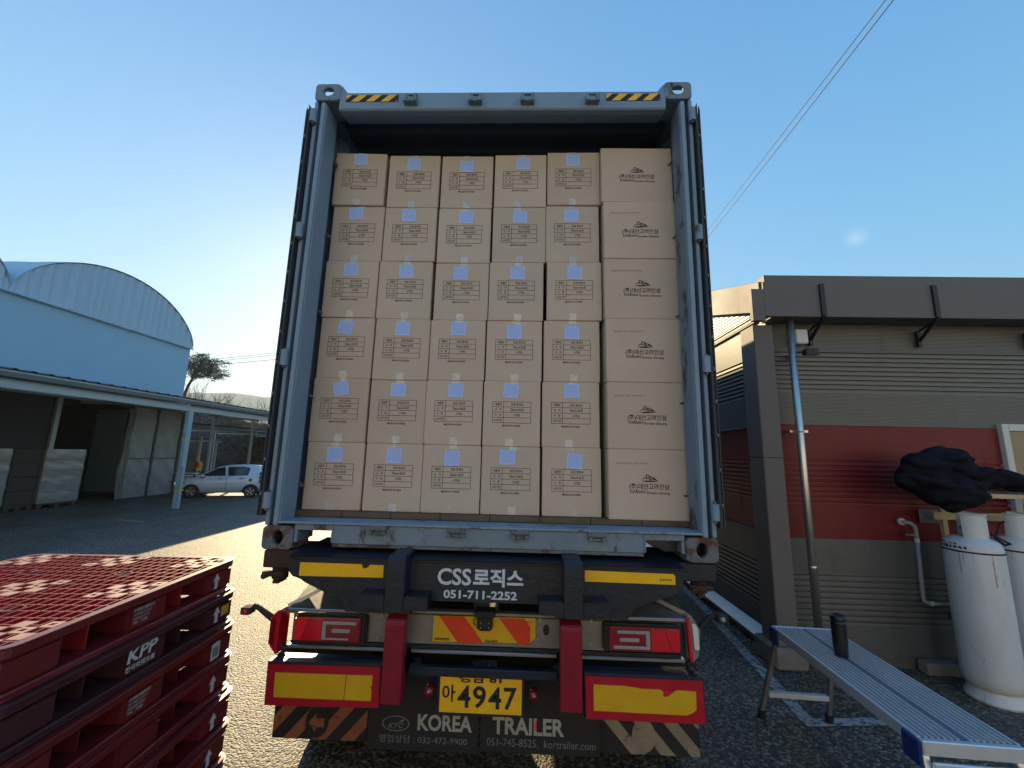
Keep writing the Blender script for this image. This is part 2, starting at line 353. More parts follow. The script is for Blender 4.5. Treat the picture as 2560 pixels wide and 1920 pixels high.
def text_mesh(s, bold=0., res=3, space=1.):
    cu = bpy.data.curves.new('text', 'FONT'); cu.body = s; cu.size = 1; cu.resolution_u = res; cu.offset = bold; cu.space_character = space
    o = bpy.data.objects.new('text', cu); col.objects.link(o)
    dg = bpy.context.evaluated_depsgraph_get(); dg.update()
    me = bpy.data.meshes.new_from_object(o.evaluated_get(dg)); bpy.data.objects.remove(o); bpy.data.curves.remove(cu)
    return me
def text_mb(mb, s, x0, z0, x1, z1, y, bold=0., res=3, keep=False, shear=0., plane='y', rot=0.):
    """flat lettering s fitted to a box on the plane y (facing -Y); plane 'x': facing +X, the box is (y0, z0, y1, z1) and y is x"""
    me = text_mesh(s, bold, res)
    xs = [v.co.x for v in me.vertices]; ys = [v.co.y for v in me.vertices]
    if not xs: return mb
    ax, bx, ay, by = min(xs), max(xs), min(ys), max(ys); sx = (x1 - x0) / (bx - ax); sz = (z1 - z0) / (by - ay)
    if keep:
        sx = sz; x0 = (x0 + x1) / 2 - sx * (bx - ax) / 2
    vs = []
    for v in me.vertices:
        h = (v.co.y - ay) * sz; X = x0 + (v.co.x - ax) * sx + shear * h; Z = z0 + h
        vs.append((X, y, Z) if plane == 'y' else (y, X, Z))
    mb.add(vs, [tuple(p.vertices) for p in me.polygons]); bpy.data.meshes.remove(me); return mb
def clip(poly, x0, x1, z0, z1):
    def cl(pl, f, g):
        o = []
        for i in range(len(pl)):
            a, b = pl[i - 1], pl[i]; fa, fb = f(a), f(b)
            if (fa >= 0) != (fb >= 0):
                t = fa / (fa - fb); o.append((a[0] + t * (b[0] - a[0]), a[1] + t * (b[1] - a[1])))
            if fb >= 0: o.append(b)
        return o
    for f in (lambda p: p[0] - x0, lambda p: x1 - p[0], lambda p: p[1] - z0, lambda p: z1 - p[1]):
        if poly: poly = cl(poly, f, 0)
    return poly
def circ(cx, cz, rx, rz, n=24, a=0.): return [(cx + rx * math.cos(a + 2 * math.pi * k / n), cz + rz * math.sin(a + 2 * math.pi * k / n)) for k in range(n)]
def sqr(cx, cz, hx, hz, n=24, a=0., p=5):
    o = []
    for k in range(n):
        t = a + 2 * math.pi * k / n; c, s_ = math.cos(t), math.sin(t); r = (abs(c) ** p + abs(s_) ** p) ** (-1 / p)
        o.append((cx + hx * r * c, cz + hz * r * s_))
    return o

# ================================================================== THE SETTING
struct('ground', MB().quad((-2500, -400, -.03), (2500, -400, -.03), (2500, 4500, -.03), (-2500, 4500, -.03)), 'field')
struct('asphalt_yard', MB().quad((-24, -16, 0), (30, -16, 0), (30, 24, 0), (-24, 24, 0)), 'asphalt')
lm = MB()
def ribbon(mb, pts, wd, z=.004):
    pts = [Vector((*p, z)) for p in pts]
    for i in range(len(pts) - 1):
        a, b = pts[i], pts[i + 1]; n = Vector((-(b - a).y, (b - a).x, 0)).normalized() * wd / 2
        mb.quad(a - n, b - n, b + n, a + n)
ribbon(lm, [(2.66, 5.5), (2.50, 3.2), (2.30, 1.13)], .10)
ribbon(lm, [(2.25, 1.11), (3.25, 1.20)], .09, .0042)
struct('painted_line', lm, 'white_line')
lm = MB(); ribbon(lm, [(-10.1, 8.2), (-9.2, 8.0)], .09); ribbon(lm, [(-12.2, 7.1), (-11.7, 6.6)], .09)
struct('worn_line', lm, 'white_line')

# mountain ridge, far off
mm = MB(); nx, ny = 90, 10; random.seed(11); vs = []
ph = [random.uniform(0, 6) for _ in range(6)]
for j in range(ny + 1):
    for i in range(nx + 1):
        az = R(-75 + 110 * i / nx); d = 1250 + 340 * j / ny; t = j / ny
        top = 150 + 14 * math.sin(az * 4 + 3.2) + 9 * math.sin(az * 13 + ph[0]) + 4 * math.sin(az * 31 + ph[1]) + 2 * math.sin(az * 77 + ph[2])
        vs.append((d * math.sin(az), d * math.cos(az), -1 + (top + 1) * math.sin(min(1, t * 1.25) * math.pi / 2) ** 1.5 + random.uniform(-2, 2) * t * (1 - t) * 4))
fs = [(j * (nx + 1) + i, j * (nx + 1) + i + 1, (j + 1) * (nx + 1) + i + 1, (j + 1) * (nx + 1) + i) for j in range(ny) for i in range(nx)]
mm.add(vs, fs); struct('mountain_ridge', mm, 'forest_hill', True)

# embankment behind the yard
def bank_h(u, t):   # u along 0..1, t across 0..1
    return (4.3 + .5 * math.sin(u * 9) + .3 * math.sin(u * 23)) * (1 - (1 - min(1, t * 1.7)) ** 2.0) * (1 + .07 * math.sin(u * 41 + t * 9))
B0, B1 = Vector((-33, 17.5)), Vector((-2, 37))
bd = (B1 - B0).normalized(); bn = Vector((-bd.y, bd.x))
def bank_p(u, t, dz=0.): p = B0 + (B1 - B0) * u + bn * (t * 11); return Vector((p.x, p.y, bank_h(u, t) - .02 + dz))
bk = MB(); nu, nv = 70, 14
bk.add([bank_p(i / nu, j / nv, random.uniform(-.12, .12) * (j > 0)) for j in range(nv + 1) for i in range(nu + 1)],
       [(j * (nu + 1) + i, j * (nu + 1) + i + 1, (j + 1) * (nu + 1) + i + 1, (j + 1) * (nu + 1) + i) for j in range(nv) for i in range(nu)])
struct('embankment', bk, 'earth', True)
def sprig(mb, p, L, n, spread, droop=.2, wd=.02):
    for _ in range(n):
        d = Vector((random.gauss(0, spread), random.gauss(0, spread), random.uniform(.4, 1))).normalized() * L * random.uniform(.5, 1.1)
        s_ = Vector((random.uniform(-1, 1), random.uniform(-1, 1), random.uniform(-.3, .3))).normalized() * wd * random.uniform(.6, 1.4)
        q = p + d * .6 + Vector((0, 0, 0)); e = p + d + Vector((0, 0, -droop * L * random.random()))
        mb.quad(p - s_, p + s_, q + s_ * .7, q - s_ * .7); mb.quad(q - s_ * .7, q + s_ * .7, e)
for nm, mat, cnt, spread, L in (('dry_brush', 'dry_twigs', 5200, .9, .75), ('dry_grass', 'dry_grass', 1500, .6, .5)):
    b = MB(); random.seed(5)
    for _ in range(cnt):
        u, t = random.uniform(.0, .75), random.random() ** .8
        if nm == 'dry_grass' and (math.sin(u * 60) + math.sin(u * 37 + t * 11)) < .7: continue
        sprig(b, bank_p(u, t * .9, -.05), L, 6, spread, .5, .022)
    o = place(nm, b.mesh(nm, rec=False), mat); o['kind'] = 'stuff'

# ================================================================== SHIPPING CONTAINER
ZC = 1.35; HT = 2.896; HW = 1.219
ct = thing('shipping_container', 'blue grey steel shipping container with open doors, packed with cardboard boxes on the trailer', 'container', (0, 6, ZC))
def hollow_casting(name, sx, z0, top):
    """corner casting 0.162 wide, 0.178 deep, 0.118 high with oval holes; sx = side"""
    x0, x1 = (-HW, -HW + .17) if sx < 0 else (HW - .17, HW); z1 = z0 + .125
    cx, cz = (x0 + x1) / 2, (z0 + z1) / 2; mb = MB(); n = 28
    mb.ringplate(sqr(cx, cz, .085, .0625, n, p=9), circ(cx, cz + (.004 if top else 0), .036 if top else .029, .030 if top else .037, n), -.004, .026)
    mb.box(x0 + .002, x0 + .026, .0265, .178, z0 + .002, z1 - .002); mb.box(x1 - .026, x1 - .002, .0265, .178, z0 + .002, z1 - .002)
    mb.box(x0 + .027, x1 - .027, .0265, .178, z0 + .002, z0 + .02)
    if not top:
        mb.box(x0 + .027, x1 - .027, .0265, .178, z1 - .02, z1 - .002); mb.box(x0 + .027, x1 - .027, .16, .178, z0 + .021, z1 - .021)
    else: mb.box(x0 + .027, x1 - .027, .0265, .045, z1 - .02, z1 - .002); mb.box(x0 + .027, x1 - .027, .15, .178, z1 - .02, z1 - .002)
    return part('corner_casting', mb, 'container_rusty' if top else 'casting_rust', ct, .004)
for sx in (-1, 1):
    hollow_casting('c', sx, ZC - .012, False); hollow_casting('c', sx, ZC + HT - .120, True)
# top header: trapezoid gusset ends, sloped face, lower lip
hd = MB()
ZT = ZC + HT
hd.prism([(.0, ZT - .062), (.0, ZT - .178), (.010, ZT - .190), (.05, ZT - .188), (.16, ZT - .150), (.16, ZT - .062)], 'x', -HW + .165, HW - .165)
part('header', hd, 'container_paint', ct, .003)
for s_ in (-1, 1):
    g = MB(); a = s_ * (HW - .171); b_ = s_ * (HW - .215)
    g.prism([(a, ZT - .004), (a, ZT - .062), (b_, ZT - .062)], 'y', .004, .12); part_split('gusset', g, 'container_paint', ct)
for xs in (-.58, -.16, .174, .586):
    l = MB(); l.box(xs - .043, xs - .022, -.042, .001, ZT - .160, ZT - .105); l.box(xs + .022, xs + .043, -.042, .001, ZT - .160, ZT - .105)
    l.box(xs - .021, xs + .021, -.038, .001, ZT - .160, ZT - .145); l.box(xs - .02, xs + .04, -.012, .001, ZT - .09, ZT - .078)
    part('cam_keeper', l, 'container_rusty', ct, .002)
for x0, x1 in ((-1.01, -.66), (.677, 1.025)):
    z0, z1 = ZT - .132, ZT - .083
    part('stripe_backing', MB().box(x0, x1 - .005, -.0025, -.0005, z0, z1), 'ink', ct)
    s_ = MB(); st = .098; k0 = x0 - .065
    for k in range(5):
        p = clip([(k0 + k * st, z0), (k0 + k * st + .052, z0), (k0 + k * st + .105, z1), (k0 + k * st + .053, z1)], x0 + .002, x1 - .012, z0, z1)
        if len(p) > 2: s_.prism(p, 'y', -.0045, -.003)
    part('hazard_stripe', s_, 'yellow_tape', ct)
# sill with forklift-like pockets at its ends
sl = MB()
zt, zb_ = ZC + .137, ZC + .028
sl.box(-.83, .83, .0, .05, zb_, zt - .012)
for s_ in (-1, 1):
    xa, xb = sorted((s_ * .831, s_ * 1.048)); sl.box(xa, xb, .004, .05, ZC + .092, zt - .012); sl.box(*sorted((s_ * .831, s_ * .845)), .004, .30, zb_, ZC + .0915)
    sl.box(*sorted((s_ * 1.030, s_ * 1.048)), .004, .178, zb_, ZC + .0915)
part('sill_face', sl, 'container_rusty', ct, .003)
tp = MB(); tp.box(-1.14, 1.14, -.012, .10, zt - .0115, zt + .001); tp.box(-1.14, 1.14, .101, .19, zt - .0115, zt - .004); part('sill_top', tp, 'container_sill', ct, .004)
for xs in (-.582, -.16, .18, .586):
    l = MB(); z = ZC + .10
    l.box(xs - .047, xs + .047, -.022, -.001, z + .004, z + .030); l.box(xs - .047, xs - .026, -.040, -.001, z - .016, z + .003); l.box(xs + .022, xs + .044, -.040, -.001, z - .016, z + .003)
    l.box(xs - .025, xs + .021, -.026, -.001, z - .016, z - .004)
    part('cam_keeper', l, 'casting_rust', ct, .003)
part('bottom_lip', MB().box(-.83, .83, -.006, .05, ZC + .012, ZC + .0275), 'casting_rust', ct, .002)
# corner posts: outer flange, recess, inner face
for s_ in (-1, 1):
    pm = MB(); z0, z1 = ZC + .113, ZT - .121
    pm.box(*sorted((s_ * 1.218, s_ * 1.196)), .004, .16, z0, z1)
    pm.box(*sorted((s_ * 1.1955, s_ * 1.1725)), .085, .16, z0, z1)
    pm.box(*sorted((s_ * 1.172, s_ * 1.144)), .0, .16, z0, z1 - .01)
    part('corner_post', pm, 'container_paint', ct, .004)
    part('jamb_edge', MB().box(*sorted((s_ * 1.1435, s_ * 1.137)), .012, .155, z0 + .02, z1 - .02), 'container_rusty' if s_ > 0 else 'container_paint', ct)
    for z in (1.675, 2.215, 2.762, 3.291, 3.827):
        part('lashing_ring', MB().tube([(s_ * 1.145, .163, z - .012), (s_ * 1.125, .20, z - .018), (s_ * 1.145, .225, z - .012), (s_ * 1.16, .20, z)], .006, 6), 'casting_rust', ct)
    for z0h, z1h in ((1.555, 1.640), (2.350, 2.442), (3.148, 3.240), (3.95, 4.038)):
        h = MB().cyl((s_ * 1.207, -.014, z0h), (s_ * 1.207, -.014, z1h), .021, 10); h.box(*sorted((s_ * 1.19, s_ * 1.225)), -.013, .003, z0h + .006, z1h - .006)
        part('hinge', h, 'container_sill', ct, 0, False)
        o = part('hinge_pin', MB().cyl((s_ * 1.207, -.014, z0h - .012), (s_ * 1.207, -.014, z1h + .012), .009, 8), 'casting_rust', ct)
    # inner side wall, corrugated
    sw = MB(); prof = []; y = .161
    while y < 12.1:
        prof += [(s_ * 1.176, y), (s_ * 1.176, y + .07), (s_ * 1.212, y + .138), (s_ * 1.212, y + .208)]; y += .276
    vs = []
    for (x, yy) in prof: vs += [(x, yy, ZC + .13), (x, yy, ZT - .06)]
    sw.add(vs, [(2 * i, 2 * i + 2, 2 * i + 3, 2 * i + 1) for i in range(len(prof) - 1)])
    part('side_wall', sw, 'container_paint', ct)
    part('bottom_rail', MB().box(*sorted((s_ * 1.165, s_ * 1.218)), .18, 12.0, ZC + .02, ZC + .13), 'container_rusty', ct)
    part('top_rail', MB().box(*sorted((s_ * 1.155, s_ * 1.216)), .18, 12.0, ZT - .075, ZT - .015), 'container_paint', ct)
    # door folded back along the side
    dx0, dx1 = 1.228, 1.262
    d = MB().box(*sorted((s_ * dx0, s_ * (dx0 + .012))), .02, 1.19, ZC + .17, ZT - .23)
    for zz in (ZC + .17, ZT - .33): d.box(*sorted((s_ * (dx0 + .0125), s_ * dx1)), .02, 1.19, zz, zz + .10)
    d.box(*sorted((s_ * (dx0 + .0125), s_ * dx1)), .0, .06, ZC + .165, ZT - .225); d.box(*sorted((s_ * (dx0 + .0125), s_ * dx1)), 1.12, 1.19, ZC + .275, ZT - .335)
    dr = part('door', d, 'container_paint', ct, .003)
    gk = MB(); gk.box(*sorted((s_ * 1.226, s_ * 1.238)), -.022, .0185, ZC + .165, ZT - .20); gk.prism([(s_ * 1.226, ZT - .199), (s_ * 1.238, ZT - .199), (s_ * 1.240, ZT - .165)], 'y', -.02, .016)
    gk.box(*sorted((s_ * 1.250, s_ * 1.258)), -.014, -.001, ZC + .165, ZT - .215); gk.prism([(s_ * 1.250, ZT - .214), (s_ * 1.258, ZT - .214), (s_ * 1.252, ZT - .185)], 'y', -.014, -.001)
    part('gasket', gk, 'gasket', dr)
    rod = MB().cyl((s_ * 1.285, .40, ZC + .10), (s_ * 1.285, .40, ZT - .16), .017, 8).cyl((s_ * 1.285, .86, ZC + .10), (s_ * 1.285, .86, ZT - .16), .017, 8)
    part('lock_rod', rod, 'container_paint', dr)
    bo = MB(); z = ZC + .28
    while z < ZT - .3: bo.cyl((s_ * 1.241, -.012, z), (s_ * 1.249, -.012, z), .011, 8); z += .185
    part('gasket_bolts', bo, 'dull_steel', dr)
rf = MB(); prof = []; y = .16
while y < 12.1: prof += [(y, ZT - .055), (y + .07, ZT - .055), (y + .10, ZT - .035), (y + .17, ZT - .035)]; y += .2
vs = []
for (yy, z) in prof: vs += [(-1.155, yy, z), (1.155, yy, z)]
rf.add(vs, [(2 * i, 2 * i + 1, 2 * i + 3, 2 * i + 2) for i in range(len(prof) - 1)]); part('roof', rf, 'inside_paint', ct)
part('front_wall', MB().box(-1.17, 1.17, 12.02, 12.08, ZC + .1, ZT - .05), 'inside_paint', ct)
for k in range(8):
    x0 = -1.17 + k * .2925; part('floor_board', MB().box(x0 + .002, x0 + .290, .192, 12.0, ZC + .135, ZC + .165), 'floor_wood', ct)
part_split('cross_member', MB().box(-1.15, 1.15, .55, .62, ZC + .02, ZC + .134).box(-1.15, 1.15, 1.4, 1.47, ZC + .02, ZC + .134).box(-1.15, 1.15, 2.2, 2.27, ZC + .02, ZC + .134), 'black_steel', ct)

# ================================================================== CARDBOARD BOXES
BW, BH = .355, .400
def carton_mesh(wd, dp, ht, nm):
    mb = MB().box(-wd / 2, wd / 2, 0, dp, 0, ht); return mb.mesh(nm, .0035, seg=2)
small_me = carton_mesh(BW, .48, BH, 'carton'); small_me.materials.append(MATS['cardboard'])
pr = MB(); x0, x1, z0, z1, xd = -.1193, .1193, .142, .272, -.0508; YP = -.0012; tk = .0011
def line(mb, a, b, c, d): mb.quad((a, YP, b), (c, YP, b), (c, YP, d), (a, YP, d))
for k in range(5): z = z0 + (z1 - z0) * k / 4; line(pr, x0, z - tk, x1, z + tk)
for x in (x0, xd, x1): line(pr, x - tk, z0 - tk, x + tk, z1 + tk)
rh = (z1 - z0) / 4
for k, (a, b, wa, wb) in enumerate((('제품명', '로얄 홍영포', .040, .078), ('규   격', '70ml×30포', .040, .084), ('수   량', '5개입', .040, .038), ('소비기한', '', .050, 0))):
    zc = z1 - rh * (k + .5); h = .0082
    text_mb(pr, a, -.085 - wa / 2, zc - h, -.085 + wa / 2, zc + h, YP, .008, 2)
    if b: text_mb(pr, b, .034 - wb / 2, zc - h, .034 + wb / 2, zc + h, YP, .008, 2)
text_mb(pr, 'MADE IN KOREA', -.0565, .119, .0565, .131, YP, .012, 2)
print_me = pr.mesh('printed_table', rec=False); print_me.materials.append(MATS['print_ink'])
lab_me = MB().box(-.0475, .0475, -.0022, -.0008, -.044, .044).mesh('shipping_label'); lab_me.materials.append(MATS['shipping_paper'])
tb_me = MB().quad((-.024, -.0016, .001), (.024, -.0016, .001), (.024, -.0016, .046), (-.024, -.0016, .046)).mesh('tape', rec=False)
tt_me = MB().quad((-.024, -.0007, BH - .024), (.024, -.0007, BH - .024), (.024, -.0007, BH - .0015), (-.024, -.0007, BH - .0015)).mesh('tape', rec=False)
for q in (tb_me, tt_me): q.materials.append(MATS['tape'])
XC = [[-.982, -.606, -.235, .134, .4965], [-.9715, -.608, -.2375, .1325, .49], [-.9785, -.616, -.239, .1215, .50], [-.975, -.608, -.248, .1165, .484], [-.977, -.609, -.2525, .111, .4775], [-.9735, -.6065, -.249, .1125, .482]]
ZB = [[3.535, 3.525, 3.52, 3.53, 3.543], [3.128, 3.13, 3.122, 3.128, 3.132], [2.733, 2.728, 2.724, 2.725, 2.731], [2.329, 2.323, 2.326, 2.327, 2.33], [1.924, 1.922, 1.922, 1.921, 1.923], [1.5165] * 5]
LB = [[(-.001, .347), (-.005, .332), (-.005, .319), (.017, .331), (-.003, .338)], [(-.018, .345), (-.014, .339), (.007, .334), (.005, .331), (-.006, .328)], [(-.006, .336), (.004, .328), (-.01, .326), (.008, .328), (.003, .326)], [(-.012, .335), (-.001, .333), (.004, .342), (-.001, .325), (.001, .322)], [(0, .333), (-.001, .338), (.009, .339), (-.008, .341), (.005, .344)], [(-.006, .327), (-.003, .327), (.001, .32), (-.021, .336), (.017, .319)]]
LR = [[-1, 3, 2, 1, 0], [-3, 0, 0, 2, 0], [0, -3, 0, 1, 0], [9, 1, 0, 0, 0], [-11, 0, 1, 5, 0], [1, 4, 0, .5, 5]]
RW = ['top row', 'second row from the top', 'third row from the top', 'fourth row from the top', 'row above the bottom row', 'bottom row']
CN = ['in the leftmost column', 'in the second column', 'in the third column', 'third from the right, left of a box with a table print', 'in the fifth column beside the logo boxes']
CN[3] = 'in the fourth column'
YW = [[1.6, .3, .2, -.4, -.3], [.4, -.5, .3, .3, .2], [.8, .9, -.2, .3, -.8], [-.3, .4, -.2, .1, .3], [.9, .2, -.1, .2, -.2], [.9, -.3, .3, -.1, .3]]
random.seed(3)
for r in range(6):
    for c in range(5):
        top = 3.936 if r == 0 else ZB[r - 1][c]
        if r == 0: top = ZB[0][c] + .4
        h = top - ZB[r][c] - .0012
        dy = {0: -.01, 4: -.008}.get(c, 0) if r == 0 else random.uniform(-.004, .004)
        tilt = LR[r][c]; tx = (', label tilted' if tilt >= 3 else ', label tilted' if tilt <= -3 else '')
        b = bpy.data.objects.new('cardboard_box', small_me); col.objects.link(b)
        b.location = (XC[r][c], .25 + dy, ZB[r][c]); b.scale = (1, 1, h / BH); b.rotation_euler = (0, 0, R(YW[r][c]))
        tag(b, f'cardboard box, {RW[r]}, {CN[c]}{tx}', 'box', 'boxes with a printed table stacked in the container')
        for nm, me in (('printed_table', print_me), ('shipping_label', lab_me), ('tape', tb_me), ('tape', tt_me)):
            o = bpy.data.objects.new(nm, me); col.objects.link(o); o.parent = b
            if nm == 'shipping_label': o.location = (LB[r][c][0], 0, LB[r][c][1]); o.rotation_euler = (0, R(tilt), 0)
            if nm == 'tape': o.location = (random.uniform(-.014, .014), 0, 0)
# wide boxes with the maker's logo
big_me = carton_mesh(.475, .36, .403, 'wide_carton'); big_me.materials.append(MATS['cardboard'])
lg = MB(); W_ = .475
def gx(u): return -W_ / 2 + (u - 1312) / 843 * W_
def gz(v): return .403 * (1 - (v - 788) / 715)
text_mb(lg, '(주)대산고려인삼', gx(1525), gz(1206), gx(1940), gz(1138), -.0012, .012, 2)
text_mb(lg, 'DAESAN', gx(1535), gz(1235), gx(1690), gz(1206), -.0012, .016, 2)
text_mb(lg, 'Korean Ginseng', gx(1705), gz(1250), gx(1940), gz(1215), -.0012, .010, 2)
text_mb(lg, 'D', gx(1700), gz(1090), gx(1738), gz(1046), -.0012, .03, 2); text_mb(lg, 'S', gx(1728), gz(1102), gx(1766), gz(1062), -.0012, .03, 2)
for pl in ([(1645, 1108), (1668, 1092), (1690, 1070), (1700, 1076), (1672, 1096)], [(1768, 1066), (1790, 1080), (1828, 1110), (1800, 1104), (1776, 1098), (1768, 1085)], [(1650, 1112), (1700, 1106), (1760, 1105), (1828, 1112), (1760, 1119), (1700, 1120)]):
    lg.quad(*[(gx(a), -.0012, gz(b)) for a, b in pl][::-1])
logo_me = lg.mesh('printed_logo', rec=False); logo_me.materials.append(MATS['print_ink'])
dt = MB(); text_mb(dt, '2029.03.04까지', gx(1390), gz(946), gx(1725), gz(922), -.0012, 0, 2)
date_me = dt.mesh('printed_date', rec=False); date_me.materials.append(MATS['faint_ink'])
WR = ['top of the right-hand column', 'second from the top of the right-hand column', 'third from the top of the right-hand column', 'fourth from the top of the right-hand column', 'second from the bottom of the right-hand column', 'at the bottom of the right-hand column']
for r in range(6):
    x = [.914, .9235, .9235, .9265, .928, .9285][r]
    b = bpy.data.objects.new('cardboard_box', big_me); col.objects.link(b); b.location = (x, .19 + (.01 if r == 0 else random.uniform(0, .006)), 1.5165 + (5 - r) * .4042)
    b.rotation_euler = (0, 0, R([.5, -.4, -.3, .2, -.2, .3][r]))
    tag(b, f'wide logo box, {WR[r]}' + (', without a date' if r == 0 else ''), 'box', 'wide logo boxes stacked at the right')
    for nm, me in (('printed_logo', logo_me), ('printed_date', date_me)):
        if nm == 'printed_date' and r == 0: continue
        o = bpy.data.objects.new(nm, me); col.objects.link(o); o.parent = b

# ================================================================== TRAILER
tr = thing('container_trailer', 'dark navy container trailer rear with white lettering, red lamps and yellow number plate', 'trailer', (0, 5, 0))
bp = [(-1.0, 1.338), (-1.0, 1.262), (-.975, 1.237), (-.935, 1.226), (-.905, 1.207), (-.705, 1.127), (-.69, 1.078), (-.36, 1.078), (-.36, 1.143), (.36, 1.143), (.36, 1.085), (.715, 1.085), (.725, 1.105), (.76, 1.145), (.95, 1.212), (.99, 1.240), (1.0, 1.338)]
part('rear_bolster', MB().prism(bp, 'y', -.10, -.012).prism([(-.12, 1.339), (.30, 1.349), (.30, 1.30), (-.011, 1.30), (-.112, 1.3385)], 'x', -1.0, 1.0), 'navy_steel', tr, .006, seg=2)
part('bolster_fold', MB().box(-.995, .995, -.108, -.1012, 1.322, 1.336), 'navy_steel', tr, .003)
for s_ in (-1, 1):
    e = MB(); xa, xb = sorted((s_ * 1.001, s_ * 1.20)); e.box(xa, xb, .0, .26, 1.245, 1.335)
    part('bolster_end', e, 'rust_steel' if s_ < 0 else 'navy_steel', tr, .006)
    t = MB(); x = s_ * 1.13; t.cyl((x, .06, 1.18), (x, .06, 1.244), .042, 12); t.box(x - .07, x + .05, .0, .03, 1.20, 1.225); t.cyl((x - .05, .03, 1.205), (x - .05, -.015, 1.205), .016, 8); t.box(x - .018, x + .018, .02, .1, 1.16, 1.179)
    part('twist_lock', t, 'rust_steel', tr, .003)
    hk = MB(); xa, xb = (-.463, -.372) if s_ < 0 else (.394, .485)
    hk.prism([(-.20, 1.115), (-.20, 1.352), (-.185, 1.372), (-.02, 1.372), (-.02, 1.35), (-.101, 1.349), (-.101, 1.115)], 'x', xa, xb)
    h_ = part('stop_hook', hk, 'navy_steel', tr, .005, seg=2)
    br = MB()
    for a, b_ in (((-.597, -.4635), (-.3715, -.257)) if s_ < 0 else ((.276, .3935), (.4855, .61))): br.box(a, b_, -.20, -.101, 1.127, 1.190)
    part_split('hook_bracket', br, 'navy_steel', h_, .005, seg=2)
    rp = MB(); xa, xb = (-.468, -.371) if s_ < 0 else (.382, .486)
    rp.prism([(-.10, 1.076), (-.14, 1.066), (-.15, 1.05), (-.15, .697), (-.085, .697), (-.085, 1.076)], 'x', xa, xb)
    part('red_upright', rp, 'red_paint', tr, .004, seg=2)
cs = MB(); text_mb(cs, 'CSS', -.232, 1.220, -.062, 1.300, -.1018, .022, 3); text_mb(cs, '로직스', -.052, 1.217, .2, 1.303, -.1018, .035, 3); text_mb(cs, '051-711-2252', -.198, 1.158, .17, 1.198, -.1018, .028, 3)
part('company_lettering', cs, 'white_letter', tr)
yl = MB().prism([(-.942, 1.305), (-.942, 1.240), (-.509, 1.244), (-.509, 1.3035), (-.58, 1.304), (-.592, 1.290), (-.607, 1.284), (-.62, 1.292), (-.622, 1.305)], 'y', -.1025, -.1004)
part('reflective_strip', yl, 'yellow_tape', tr)
yr = MB().prism([(.507, 1.310), (.507, 1.258), (.953, 1.256), (.953, 1.298), (.944, 1.306)], 'y', -.1025, -.1004); sy = part('reflective_strip', yr, 'yellow_tape', tr)
tx = MB(); text_mb(tx, '원광에이치', .888, 1.272, .935, 1.283, -.1034, .02, 1); tx.box(.879, .883, -.1034, -.1028, 1.270, 1.285); part('small_print', tx, 'ink', sy)
# lamp bar
lb = MB().box(-1.0, 1.0, .0, .012, .902, 1.042); part('lamp_bar', lb, 'dull_steel', tr, .002)
part_split('lamp_bar_ledge', MB().prism([(-.03, 1.047), (-.03, 1.060), (.16, 1.12), (.16, 1.108)], 'x', -1.015, -.66).prism([(-.03, 1.060), (-.03, 1.075), (.12, 1.12), (.12, 1.107)], 'x', .73, 1.03), 'bright_steel', tr, .002)
part('lamp_bar_top', MB().box(-.655, .70, -.012, .03, 1.050, 1.064), 'dull_steel', tr, .002)
part_split('lower_rail', MB().box(-1.01, -.473, -.022, .02, .868, .884).box(-.366, .376, -.022, .02, .868, .884).box(.491, 1.015, -.022, .02, .868, .884), 'bright_steel', tr, .003)
part('rail_channel', MB().box(-1.0, 1.0, -.008, .03, .886, .901), 'black_steel', tr)
bl = MB()
for x, z in ((-.545, .928), (-.31, .93), (-.53, 1.033), (.545, .935), (.55, 1.04), (.28, .95), (.29, 1.04)): bl.cyl((x, .001, z), (x, -.007, z), .0085, 8)
part('bolts', bl, 'bright_steel', tr)
part('hole_cover', MB().prism(circ(.322, .99, .016, .026, 16), 'y', -.0035, .0002), 'ink', tr)
